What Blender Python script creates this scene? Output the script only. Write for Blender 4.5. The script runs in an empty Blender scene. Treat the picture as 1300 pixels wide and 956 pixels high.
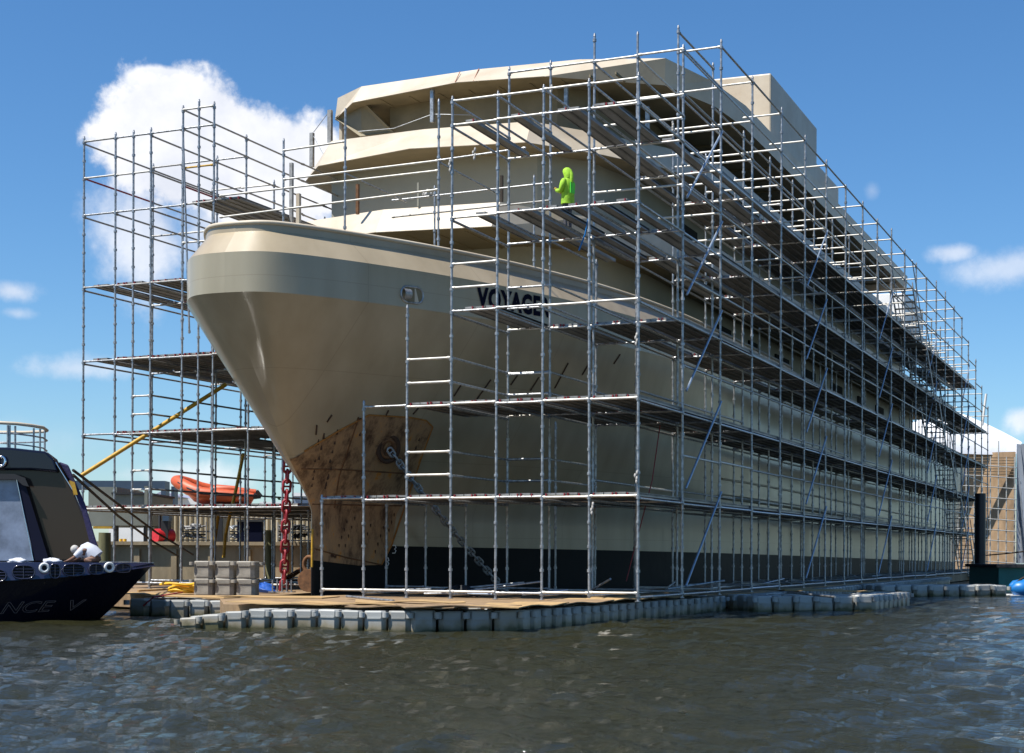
import bpy, bmesh, math, random
import numpy as np
from mathutils import Vector, Matrix
from mathutils.bvhtree import BVHTree
random.seed(7)
R = math.radians
sc = bpy.context.scene
C = sc.collection

# ------------------------------------------------------------------ camera model
PHI, ROLL, FPX, HOR, Y0, X0, CZ = .4083, .0038, 1937.8, 703.18, 31.023, 2.5634, 1.43
cP, sP = math.cos(PHI), math.sin(PHI)
CAM = Vector((-(X0*cP - Y0*sP), -(X0*sP + Y0*cP), CZ))
def ray(px, py):
    a = px-650; b = HOR-py
    A = (a-b*ROLL)/(1+ROLL**2); B = b+A*ROLL
    dX, dZ = A/FPX, B/FPX
    return Vector((dX*cP-sP, dX*sP+cP, dZ))
def at(px, py, x=None, y=None, z=None, d=None):
    r = ray(px, py)
    if x is not None: t = (x-CAM.x)/r.x
    elif y is not None: t = (y-CAM.y)/r.y
    elif z is not None: t = (z-CAM.z)/r.z
    else: t = d
    return CAM+r*t

# ------------------------------------------------------------------ materials
def mat(name, col, rough=.6, metal=0., var=0., vscale=3., bump=0., bscale=20., col2=None, spec=None, stretch=None, coat=0.):
    m = bpy.data.materials.new(name); m.use_nodes = True
    nt = m.node_tree; N = nt.nodes; Lk = nt.links
    b = N['Principled BSDF']
    b.inputs['Base Color'].default_value = (*col, 1)
    b.inputs['Roughness'].default_value = rough
    b.inputs['Metallic'].default_value = metal
    if coat: b.inputs['Coat Weight'].default_value = coat; b.inputs['Coat Roughness'].default_value = .08
    if spec is not None: b.inputs['Specular IOR Level'].default_value = spec
    tc = N.new('ShaderNodeTexCoord'); mp = N.new('ShaderNodeMapping')
    Lk.new(tc.outputs['Object'], mp.inputs['Vector'])
    if stretch: mp.inputs['Scale'].default_value = stretch
    if var or col2:
        n = N.new('ShaderNodeTexNoise'); n.inputs['Scale'].default_value = vscale; n.inputs['Detail'].default_value = 6
        n.inputs['Roughness'].default_value = .65
        Lk.new(mp.outputs['Vector'], n.inputs['Vector'])
        cr = N.new('ShaderNodeValToRGB'); cr.color_ramp.elements[0].position = .35; cr.color_ramp.elements[1].position = .68
        c2 = col2 or tuple(c*(1-var) for c in col)
        cr.color_ramp.elements[0].color = (*c2, 1); cr.color_ramp.elements[1].color = (*col, 1)
        Lk.new(n.outputs['Fac'], cr.inputs['Fac']); Lk.new(cr.outputs['Color'], b.inputs['Base Color'])
    if bump:
        n2 = N.new('ShaderNodeTexNoise'); n2.inputs['Scale'].default_value = bscale; n2.inputs['Detail'].default_value = 4
        Lk.new(mp.outputs['Vector'], n2.inputs['Vector'])
        bp = N.new('ShaderNodeBump'); bp.inputs['Strength'].default_value = bump; bp.inputs['Distance'].default_value = .02
        Lk.new(n2.outputs['Fac'], bp.inputs['Height']); Lk.new(bp.outputs['Normal'], b.inputs['Normal'])
    return m

M = {}
M['fascia'] = mat('deck_edge_paint', (.55,.485,.38), .5, var=.16, vscale=.55, bump=.3, bscale=3, col2=(.44,.36,.26))
M['wall'] = mat('deckhouse_paint', (.29,.275,.215), .5, var=.12, vscale=.7, bump=.15, bscale=2)
M['soffit'] = mat('soffit_paint_shaded', (.22,.18,.105), .6, var=.25, vscale=1.2)  # darker brown than the fascias: shade under the overhangs put into the colour
M['black'] = mat('boot_paint', (.010,.010,.010), .55, var=.3, vscale=1.5, bump=.3, bscale=3, spec=.15)
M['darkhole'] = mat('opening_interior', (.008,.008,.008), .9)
M['rustedge2'] = mat('red_primer', (.30,.12,.07), .8)
M['letter'] = mat('letter_paint', (.006,.008,.022), .8, spec=.05)
M['galv'] = mat('galvanised_steel', (.50,.51,.52), .42, .7, var=.6, vscale=9, bump=.2, bscale=60)
M['galv2'] = mat('weathered_galvanised_steel', (.40,.39,.37), .55, .5, var=.45, vscale=7, bump=.2, bscale=60)
M['brace'] = mat('brace_steel', (.42,.50,.60), .38, .6, var=.3, vscale=6)
M['white_tube'] = mat('pale_tube', (.62,.60,.55), .45, .35, var=.35, vscale=5)
M['plank'] = mat('plank_steel', (.33,.32,.30), .5, .4, var=.5, vscale=4, stretch=(1,.25,1))
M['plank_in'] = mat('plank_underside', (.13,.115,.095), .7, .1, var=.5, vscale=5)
M['red'] = mat('red_paint', (.30,.02,.03), .45, var=.3, vscale=12)
M['yellow'] = mat('yellow_paint', (.62,.36,.03), .5, var=.4, vscale=8)
M['ply'] = mat('plywood', (.50,.33,.15), .7, var=.35, vscale=1.4, stretch=(1,5,1), bump=.2, bscale=8)
M['ply2'] = mat('weathered_plywood', (.33,.22,.12), .75, var=.4, vscale=1.6, stretch=(4,1,1))
M['concrete'] = mat('seawall_concrete', (.38,.30,.19), .85, var=.4, vscale=1.2, stretch=(1,1,.35), bump=.4, bscale=8)
M['rustscar'] = mat('rust_scar', (.07,.035,.018), .9, var=.3, vscale=20)
M['chain'] = mat('chain_steel', (.42,.44,.46), .45, .5, var=.4, vscale=8)
M['rustsolid'] = mat('rusty_iron', (.22,.10,.04), .8, .2, var=.6, vscale=6)
M['bluetarp'] = mat('blue_tarpaulin', (.01,.09,.42), .5, var=.3, vscale=6, bump=.5, bscale=12)
M['yellowhose'] = mat('yellow_hose', (.72,.42,.02), .5)
M['darkrope'] = mat('dark_rope', (.03,.022,.015), .9)
M['dark'] = mat('dark_clutter', (.03,.032,.035), .7, var=.5, vscale=5)
M['orange'] = mat('orange_rubber', (.62,.10,.025), .5, var=.35, vscale=3)
M['blackrub'] = mat('black_rubber', (.015,.015,.017), .6)
M['greysteel'] = mat('grey_green_steel', (.19,.20,.17), .6, var=.2, vscale=1)
M['corr'] = mat('beige_steel_sheet', (.60,.52,.37), .6, var=.15, vscale=.8)
M['whitep'] = mat('white_paint', (.78,.78,.76), .5, var=.12, vscale=1)
M['lilac'] = mat('pale_blue_sheet', (.33,.34,.44), .6, var=.1)
M['bluesteel'] = mat('blue_steel', (.035,.065,.11), .5, var=.2)
M['foliage'] = mat('foliage', (.07,.12,.025), .8, var=.5, vscale=2)
M['timber'] = mat('green_timber', (.20,.19,.09), .85, var=.4, vscale=3, stretch=(2,2,.3))
M['blackpile'] = mat('black_sleeve', (.006,.007,.012), .4, var=.3)
M['teal'] = mat('teal_paint', (.02,.17,.15), .5, var=.2)
M['bluepl'] = mat('blue_plastic', (.01,.17,.50), .4, var=.2, vscale=4)
M['brown'] = mat('brown_sheeting', (.42,.28,.16), .8, var=.45, vscale=1.1, stretch=(1,1,.5))
M['tarp'] = mat('white_tarpaulin', (.80,.81,.83), .6, var=.08, vscale=.6, bump=.5, bscale=1.5)
M['greytarp'] = mat('grey_tarpaulin', (.38,.42,.48), .6, var=.15, vscale=.8, bump=.5, bscale=2)
M['navy'] = mat('navy_gloss', (.007,.008,.018), .14, coat=.25, spec=.3)
M['navyb'] = mat('navy_band', (.022,.024,.055), .22, coat=.6)
M['navymatt'] = mat('navy_matt', (.006,.007,.02), .5, spec=.15)
M['glass'] = mat('dark_glass', (.035,.026,.021), .08, spec=.25, bump=.06, bscale=1.5)
M['paleglass'] = mat('pale_window_cover', (.30,.36,.48), .25, var=.65, vscale=.9)
M['chrome'] = mat('chrome', (.75,.75,.75), .15, 1.)
M['purple'] = mat('purple_fabric', (.018,.014,.075), .7, var=.3, vscale=5, bump=.4)
M['hiviz'] = mat('hi_vis_fabric', (.36,.66,.03), .75, var=.35, vscale=7, bump=.6, bscale=9)
M['hivizg'] = mat('hi_vis_green', (.10,.72,.04), .6, var=.1)
M['skin'] = mat('skin', (.16,.08,.05), .6)
M['jean'] = mat('work_trousers', (.06,.06,.07), .8)
M['hair'] = mat('dark_hair', (.02,.017,.015), .8)
M['glove'] = mat('work_glove', (.30,.19,.03), .8)
M['shirt'] = mat('white_shirt', (.50,.52,.58), .7, bump=.4, bscale=6)
M['turq'] = mat('turquoise_print', (.05,.35,.5), .6)
M['land'] = mat('yard_ground', (.25,.22,.17), .9, var=.3, vscale=.5)
M['rag'] = mat('pale_rag', (.5,.48,.45), .9, var=.3, vscale=20)

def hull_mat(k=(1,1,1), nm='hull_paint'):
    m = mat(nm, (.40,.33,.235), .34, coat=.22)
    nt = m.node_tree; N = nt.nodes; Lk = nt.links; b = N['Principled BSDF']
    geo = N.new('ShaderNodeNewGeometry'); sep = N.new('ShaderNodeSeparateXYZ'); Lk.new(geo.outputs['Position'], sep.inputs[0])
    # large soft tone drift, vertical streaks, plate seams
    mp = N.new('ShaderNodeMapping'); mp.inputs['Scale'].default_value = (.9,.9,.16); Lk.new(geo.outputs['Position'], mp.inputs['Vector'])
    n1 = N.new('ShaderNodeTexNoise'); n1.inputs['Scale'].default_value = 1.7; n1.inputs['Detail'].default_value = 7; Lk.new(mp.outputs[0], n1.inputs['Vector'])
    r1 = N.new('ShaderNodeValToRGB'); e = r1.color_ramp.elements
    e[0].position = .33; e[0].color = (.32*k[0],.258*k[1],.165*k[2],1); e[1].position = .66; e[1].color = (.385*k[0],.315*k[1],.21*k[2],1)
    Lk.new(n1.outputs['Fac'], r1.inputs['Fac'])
    # rust spots / scratches, in slanting strokes as on the bow
    mp2 = N.new('ShaderNodeMapping'); mp2.inputs['Rotation'].default_value = (R(38),0,0); mp2.inputs['Scale'].default_value = (2,3.2,.75)
    Lk.new(geo.outputs['Position'], mp2.inputs['Vector'])
    n2 = N.new('ShaderNodeTexNoise'); n2.inputs['Scale'].default_value = 1.5; n2.inputs['Detail'].default_value = 8; n2.inputs['Roughness'].default_value = .7
    Lk.new(mp2.outputs[0], n2.inputs['Vector'])
    r2 = N.new('ShaderNodeValToRGB'); e = r2.color_ramp.elements; e[0].position = .71; e[0].color = (0,0,0,1); e[1].position = .75; e[1].color = (1,1,1,1)
    Lk.new(n2.outputs['Fac'], r2.inputs['Fac'])
    mix = N.new('ShaderNodeMix'); mix.data_type = 'RGBA'; Lk.new(r2.outputs['Color'], mix.inputs['Factor'])
    mix.inputs[7].default_value = (.10,.045,.018,1); Lk.new(r1.outputs['Color'], mix.inputs[6]); 
    def seam(sock, period, wd):
        a = N.new('ShaderNodeMath'); a.operation = 'DIVIDE'; a.inputs[1].default_value = period; Lk.new(sock, a.inputs[0])
        f = N.new('ShaderNodeMath'); f.operation = 'FRACT'; Lk.new(a.outputs[0], f.inputs[0])
        l = N.new('ShaderNodeMath'); l.operation = 'LESS_THAN'; l.inputs[1].default_value = wd/period; Lk.new(f.outputs[0], l.inputs[0]); return l.outputs[0]
    sm = N.new('ShaderNodeMath'); sm.operation = 'MAXIMUM'; Lk.new(seam(sep.outputs['Y'], 2.9, .018), sm.inputs[0]); Lk.new(seam(sep.outputs['Z'], 1.83, .016), sm.inputs[1])
    sf_ = N.new('ShaderNodeMath'); sf_.operation = 'MULTIPLY'; sf_.inputs[1].default_value = .30; Lk.new(sm.outputs[0], sf_.inputs[0])
    m2 = N.new('ShaderNodeMix'); m2.data_type = 'RGBA'; Lk.new(sf_.outputs[0], m2.inputs['Factor']); Lk.new(mix.outputs[2], m2.inputs[6]); m2.inputs[7].default_value = (.16,.12,.07,1)
    Lk.new(m2.outputs[2], b.inputs['Base Color'])
    # plate dents
    w = N.new('ShaderNodeTexNoise'); w.inputs['Scale'].default_value = .75; w.inputs['Detail'].default_value = 2.5; Lk.new(geo.outputs['Position'], w.inputs['Vector'])
    w2 = N.new('ShaderNodeMath'); w2.operation = 'SINE'
    mu = N.new('ShaderNodeMath'); mu.operation = 'MULTIPLY'; mu.inputs[1].default_value = 9.; Lk.new(sep.outputs['Y'], mu.inputs[0]); Lk.new(mu.outputs[0], w2.inputs[0])
    sc2 = N.new('ShaderNodeMath'); sc2.operation = 'MULTIPLY_ADD'; sc2.inputs[1].default_value = .05; Lk.new(w2.outputs[0], sc2.inputs[0]); Lk.new(w.outputs['Fac'], sc2.inputs[2])
    bp = N.new('ShaderNodeBump'); bp.inputs['Strength'].default_value = .16; bp.inputs['Distance'].default_value = .08
    Lk.new(sc2.outputs[0], bp.inputs['Height']); Lk.new(bp.outputs['Normal'], b.inputs['Normal']); Lk.new(bp.outputs['Normal'], b.inputs['Coat Normal'])
    return m
M['hull'] = hull_mat()
M['band_sky'] = hull_mat((.93,1.0,1.05), 'band_paint_sky_tint')  # slightly greener band paint, cooled further by sky reflection put into its colour
def rust_mat():
    m = mat('rusty_bare_plate', (.3,.2,.12), .7, .1)
    nt = m.node_tree; N = nt.nodes; Lk = nt.links; b = N['Principled BSDF']
    geo = N.new('ShaderNodeNewGeometry')
    n1 = N.new('ShaderNodeTexNoise'); n1.inputs['Scale'].default_value = 2.1; n1.inputs['Detail'].default_value = 10; n1.inputs['Roughness'].default_value = .75
    mp = N.new('ShaderNodeMapping'); mp.inputs['Scale'].default_value = (1,1.2,.45); Lk.new(geo.outputs['Position'], mp.inputs[0]); Lk.new(mp.outputs[0], n1.inputs['Vector'])
    r = N.new('ShaderNodeValToRGB'); cr = r.color_ramp; cr.elements[0].position = .38; cr.elements[0].color = (.09,.045,.022,1)
    cr.elements[1].position = .52; cr.elements[1].color = (.33,.20,.10,1)
    e = cr.elements.new(.60); e.color = (.38,.23,.11,1); e = cr.elements.new(.64); e.color = (.50,.20,.03,1); e = cr.elements.new(.75); e.color = (.18,.06,.015,1)
    Lk.new(n1.outputs['Fac'], r.inputs['Fac']); Lk.new(r.outputs['Color'], b.inputs['Base Color'])
    bp = N.new('ShaderNodeBump'); bp.inputs['Strength'].default_value = .5; bp.inputs['Distance'].default_value = .03
    Lk.new(n1.outputs['Fac'], bp.inputs['Height']); Lk.new(bp.outputs['Normal'], b.inputs['Normal'])
    return m
M['rust'] = rust_mat()
def float_mat():
    m = mat('float_plastic', (.33,.36,.37), .5)
    nt = m.node_tree; N = nt.nodes; Lk = nt.links; b = N['Principled BSDF']
    geo = N.new('ShaderNodeNewGeometry'); sep = N.new('ShaderNodeSeparateXYZ'); Lk.new(geo.outputs['Position'], sep.inputs[0])
    n = N.new('ShaderNodeTexNoise'); n.inputs['Scale'].default_value = 3.5; n.inputs['Detail'].default_value = 7; Lk.new(geo.outputs['Position'], n.inputs['Vector'])
    ad = N.new('ShaderNodeMath'); ad.operation = 'MULTIPLY_ADD'; ad.inputs[1].default_value = .35; Lk.new(n.outputs['Fac'], ad.inputs[0]); Lk.new(sep.outputs['Z'], ad.inputs[2])
    r = N.new('ShaderNodeValToRGB'); cr = r.color_ramp; cr.elements[0].position = .25; cr.elements[0].color = (.07,.065,.025,1)
    cr.elements[1].position = .50; cr.elements[1].color = (.31,.315,.30,1); e = cr.elements.new(.33); e.color = (.22,.19,.13,1); e = cr.elements.new(.41); e.color = (.27,.26,.23,1)
    Lk.new(ad.outputs[0], r.inputs['Fac'])
    oi = N.new('ShaderNodeObjectInfo'); hs = N.new('ShaderNodeHueSaturation'); 
    mr = N.new('ShaderNodeMapRange'); mr.inputs[3].default_value = .85; mr.inputs[4].default_value = 1.3; Lk.new(oi.outputs['Random'], mr.inputs[0]); Lk.new(mr.outputs[0], hs.inputs['Value'])
    Lk.new(r.outputs['Color'], hs.inputs['Color']); Lk.new(hs.outputs['Color'], b.inputs['Base Color'])
    return m
M['float'] = float_mat()

# ------------------------------------------------------------------ mesh helper
class MB:
    def __init__(s): s.v = []; s.f = []; s.mi = []; s.m = 0; s.sm = []
    def mat(s, i): s.m = i; return s
    def add(s, vs, fs, smooth=False):
        o = len(s.v); s.v += [tuple(v) for v in vs]
        for f in fs: s.f.append(tuple(i+o for i in f)); s.mi.append(s.m); s.sm.append(smooth)
    def box(s, c, d, rz=0., M4=None):
        x, y, z = d[0]/2, d[1]/2, d[2]/2
        vs = [Vector((a*x, b*y, g*z)) for g in (-1,1) for b in (-1,1) for a in (-1,1)]
        rm = Matrix.Rotation(rz, 3, 'Z')
        vs = [rm@v+Vector(c) for v in vs]
        if M4: vs = [M4@v for v in vs]
        s.add(vs, [(0,2,3,1),(4,5,7,6),(0,1,5,4),(2,6,7,3),(0,4,6,2),(1,3,7,5)])
        return s
    def tube(s, a, b, r, n=8, r2=None, cap=True):
        a = Vector(a); b = Vector(b); d = (b-a).normalized(); r2 = r if r2 is None else r2
        u = d.orthogonal().normalized(); w = d.cross(u)
        vs = []
        for k in range(n):
            t = 2*math.pi*k/n; q = u*math.cos(t)+w*math.sin(t); vs.append(a+q*r); vs.append(b+q*r2)
        s.add(vs, [(2*k, 2*((k+1)%n), 2*((k+1)%n)+1, 2*k+1) for k in range(n)], True)
        if cap: s.add([vs[2*k] for k in range(n)], [tuple(reversed(range(n)))]); s.add([vs[2*k+1] for k in range(n)], [tuple(range(n))])
        return s
    def path(s, pts, r, n=8, closed=False):
        pts = [Vector(p) for p in pts]; m = len(pts); vs = []; pu = None
        for i in range(m):
            a = pts[(i-1)%m] if (closed or i) else pts[0]; b = pts[(i+1)%m] if (closed or i < m-1) else pts[-1]
            d = (b-a).normalized()
            u = d.orthogonal().normalized() if pu is None else (pu-d*pu.dot(d)).normalized()
            pu = u; w = d.cross(u); rr = r[i] if isinstance(r, (list,tuple)) else r
            vs += [pts[i]+(u*math.cos(2*math.pi*k/n)+w*math.sin(2*math.pi*k/n))*rr for k in range(n)]
        fs = []
        for i in range(m if closed else m-1):
            j = (i+1)%m
            fs += [(i*n+k, i*n+(k+1)%n, j*n+(k+1)%n, j*n+k) for k in range(n)]
        s.add(vs, fs, True)
        if not closed: s.add(vs[:n], [tuple(reversed(range(n)))]); s.add(vs[-n:], [tuple(range(n))])
        return s
    def prism(s, poly, z0, z1):   # poly of (x,y) counter-clockwise; z may be callable
        f0 = z0 if callable(z0) else (lambda x, y: z0); f1 = z1 if callable(z1) else (lambda x, y: z1)
        n = len(poly)
        vs = [(x, y, f0(x, y)) for x, y in poly]+[(x, y, f1(x, y)) for x, y in poly]
        s.add(vs, [tuple(reversed(range(n))), tuple(range(n, 2*n))]+[(i, (i+1)%n, n+(i+1)%n, n+i) for i in range(n)])
        return s
    def loft(s, rows, closed=False, smooth=False, cap=False):
        n = len(rows[0]); vs = [p for r in rows for p in r]; fs = []
        for i in range(len(rows)-1):
            for k in range(n if closed else n-1):
                k2 = (k+1)%n; fs.append((i*n+k, i*n+k2, (i+1)*n+k2, (i+1)*n+k))
        s.add(vs, fs, smooth)
        if cap and closed: s.add(rows[0], [tuple(reversed(range(n)))]); s.add(rows[-1], [tuple(range(n))])
        return s
    def sphere(s, c, rx, ry=None, rz=None, n=10, m=7):
        ry = ry or rx; rz = rz or rx; rows = []
        for i in range(m+1):
            t = math.pi*i/m; rr = max(math.sin(t), .02)
            rows.append([(c[0]+rx*rr*math.cos(2*math.pi*k/n), c[1]+ry*rr*math.sin(2*math.pi*k/n), c[2]-rz*math.cos(t)) for k in range(n)])
        s.loft(rows, closed=True, smooth=True, cap=True); return s
    def mesh(s, name, mats):
        me = bpy.data.meshes.new(name); me.from_pydata(s.v, [], s.f)
        if not isinstance(mats, (list,tuple)): mats = [mats]
        for m in mats: me.materials.append(m)
        me.polygons.foreach_set('material_index', s.mi); me.polygons.foreach_set('use_smooth', s.sm); me.update()
        return me
    def build(s, name, mats, parent=None, loc=None, flip=False):
        o = bpy.data.objects.new(name, s.mesh(name, mats)); C.objects.link(o)
        if parent: o.parent = parent
        if loc is not None: o.location = loc
        return o
def tag(o, label=None, cat=None, group=None, kind=None):
    if label: o['label'] = label
    if cat: o['category'] = cat
    if group: o['group'] = group
    if kind: o['kind'] = kind
    return o
def thing(name, label, cat, loc=(0,0,0), rz=0., group=None):
    o = bpy.data.objects.new(name, None); C.objects.link(o); o.location = loc; o.rotation_euler = (0,0,rz); o.empty_display_size = .2
    return tag(o, label, cat, group)
def inst(name, me, parent, loc=(0,0,0), rot=None):
    o = bpy.data.objects.new(name, me); C.objects.link(o)
    if parent: o.parent = parent
    o.location = loc
    if rot is not None: o.rotation_euler = rot
    return o
def bevel(o, w=.01, seg=2):
    m = o.modifiers.new('bevel', 'BEVEL'); m.width = w; m.segments = seg; m.limit_method = 'ANGLE'; m.angle_limit = R(40)

# ------------------------------------------------------------------ camera, sun, world
cam = bpy.data.objects.new('camera', bpy.data.cameras.new('camera')); C.objects.link(cam); sc.camera = cam
c, s_ = math.cos(ROLL), math.sin(ROLL)
right = Vector((cP, sP, 0))*c + Vector((0,0,s_)); fwd = Vector((-sP, cP, 0)); up = right.cross(fwd)
cam.matrix_world = Matrix.Translation(CAM) @ Matrix((right, up, -fwd)).transposed().to_4x4()
cam.data.sensor_width = 36; cam.data.lens = FPX/1300*36
cam.data.shift_y = (HOR-478)/1300; cam.data.clip_start = .1; cam.data.clip_end = 9000

SUN = Vector((-.62,-.78,0)).normalized()*math.cos(R(60)); SUN.z = math.sin(R(60))
sl = bpy.data.lights.new('sun', 'SUN'); sl.energy = 4.9; sl.angle = R(.5); sl.color = (1,.955,.88)
so = bpy.data.objects.new('sun', sl); C.objects.link(so); so.rotation_euler = SUN.to_track_quat('Z', 'Y').to_euler(); so.location = (0,0,60)

w = bpy.data.worlds.new('World'); sc.world = w; w.use_nodes = True
nt = w.node_tree; N = nt.nodes; Lk = nt.links
bg = N['Background']; bg.inputs['Strength'].default_value = .085
sky = N.new('ShaderNodeTexSky'); sky.sky_type = 'NISHITA'; sky.sun_disc = False
sky.sun_elevation = R(60); sky.sun_rotation = math.atan2(SUN.x, SUN.y); sky.air_density = 1.0; sky.dust_density = .3; sky.ozone_density = 3.2; sky.altitude = 0
# clouds live in sky directions: elliptical banks broken up by noise
tc = N.new('ShaderNodeTexCoord')
def vm(op, a, b=None, scale=None):
    n = N.new('ShaderNodeVectorMath'); n.operation = op
    if isinstance(a, bpy.types.NodeSocket): Lk.new(a, n.inputs[0])
    else: n.inputs[0].default_value = a
    if b is not None:
        if isinstance(b, bpy.types.NodeSocket): Lk.new(b, n.inputs[1])
        else: n.inputs[1].default_value = b
    return n
def ma(op, a, b=None, c_=None):
    n = N.new('ShaderNodeMath'); n.operation = op
    for i, q in enumerate((a, b, c_)):
        if q is None: continue
        if isinstance(q, bpy.types.NodeSocket): Lk.new(q, n.inputs[i])
        else: n.inputs[i].default_value = q
    return n.outputs[0]
D = tc.outputs['Generated']
fx = vm('DOT_PRODUCT', D, tuple(Vector((-sP,cP,0)))).outputs['Value']
rx = vm('DOT_PRODUCT', D, tuple(Vector((cP,sP,0)))).outputs['Value']
sz = N.new('ShaderNodeSeparateXYZ'); Lk.new(D, sz.inputs[0])
az = ma('ARCTAN2', rx, fx); el = ma('ARCSINE', sz.outputs['Z'])
n1 = N.new('ShaderNodeTexNoise'); n1.inputs['Scale'].default_value = 13; n1.inputs['Detail'].default_value = 9; n1.inputs['Roughness'].default_value = .6
Lk.new(D, n1.inputs['Vector'])
n2 = N.new('ShaderNodeTexNoise'); n2.inputs['Scale'].default_value = 55; n2.inputs['Detail'].default_value = 7; n2.inputs['Roughness'].default_value = .62
Lk.new(D, n2.inputs['Vector'])
nz = ma('ADD', ma('MULTIPLY', ma('SUBTRACT', n1.outputs['Fac'], .5), 2.2), ma('MULTIPLY', ma('SUBTRACT', n2.outputs['Fac'], .5), .9))
def bank(px, py, hw, hh, soft, gain, amt):
    a0 = math.atan((px-650)/FPX); e0 = math.atan((HOR-py)/FPX*math.cos(a0))
    u = ma('DIVIDE', ma('SUBTRACT', az, a0), hw/FPX); v = ma('DIVIDE', ma('SUBTRACT', el, e0), hh/FPX)
    d = ma('SQRT', ma('ADD', ma('MULTIPLY', u, u), ma('MULTIPLY', v, v)))
    q = ma('ADD', ma('SUBTRACT', 1.0, d), ma('MULTIPLY', nz, gain))
    mr = N.new('ShaderNodeMapRange'); mr.interpolation_type = 'SMOOTHSTEP'; Lk.new(q, mr.inputs[0]); mr.inputs[1].default_value = 0; mr.inputs[2].default_value = soft
    mr.inputs[3].default_value = 0; mr.inputs[4].default_value = amt
    return mr.outputs[0]
banks = [bank(232,185,120,98,.22,.5,1.), bank(335,225,130,90,.25,.5,1.), bank(185,300,80,110,.8,.8,.75), bank(290,290,130,90,.8,.8,.8),
         bank(205,110,55,26,.3,.5,.9),
         bank(1212,318,38,13,1.0,1.1,.55), bank(1280,338,70,30,.9,.9,.5), bank(1300,532,24,20,.8,.9,.75), bank(95,470,90,22,.9,1.0,.5), bank(15,372,45,18,.9,.9,.6),
         bank(235,607,120,22,.9,.9,.55), bank(20,400,30,10,1.,1.,.4), bank(1105,240,12,14,1.,1.,.2), bank(40,560,130,40,1.2,1.,.2),
         bank(-520,300,260,120,.5,.8,.9), bank(1800,350,300,120,.5,.8,.8), bank(2600,300,300,160,.5,.8,.8), bank(-1200,420,260,120,.5,.8,.8)]
m_ = banks[0]
for b_ in banks[1:]: m_ = ma('MAXIMUM', m_, b_)
shade = N.new('ShaderNodeMapRange'); Lk.new(n1.outputs['Fac'], shade.inputs[0]); shade.inputs[1].default_value = .35; shade.inputs[2].default_value = .62; shade.inputs[3].default_value = 0; shade.inputs[4].default_value = 1
cc = N.new('ShaderNodeMix'); cc.data_type = 'RGBA'; Lk.new(shade.outputs[0], cc.inputs['Factor']); cc.inputs[6].default_value = (6.2,6.5,7.3,1); cc.inputs[7].default_value = (8.6,8.6,8.8,1)
hs = N.new('ShaderNodeHueSaturation'); hs.inputs['Saturation'].default_value = 1.12; hs.inputs['Value'].default_value = .95; tn = N.new('ShaderNodeMix'); tn.data_type = 'RGBA'; tn.blend_type = 'MULTIPLY'; tn.inputs['Factor'].default_value = 1; tn.inputs[7].default_value = (.84,1.0,1.14,1); Lk.new(sky.outputs[0], tn.inputs[6]); Lk.new(tn.outputs[2], hs.inputs['Color'])
mx = N.new('ShaderNodeMix'); mx.data_type = 'RGBA'; Lk.new(m_, mx.inputs['Factor']); Lk.new(hs.outputs[0], mx.inputs[6]); Lk.new(cc.outputs[2], mx.inputs[7])
Lk.new(mx.outputs[2], bg.inputs['Color'])
vs = sc.view_settings; vs.view_transform = 'Standard'; vs.look = 'None'; vs.exposure = .62; vs.gamma = 1
sc.cycles.max_bounces = 6; sc.cycles.use_denoising = True

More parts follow.
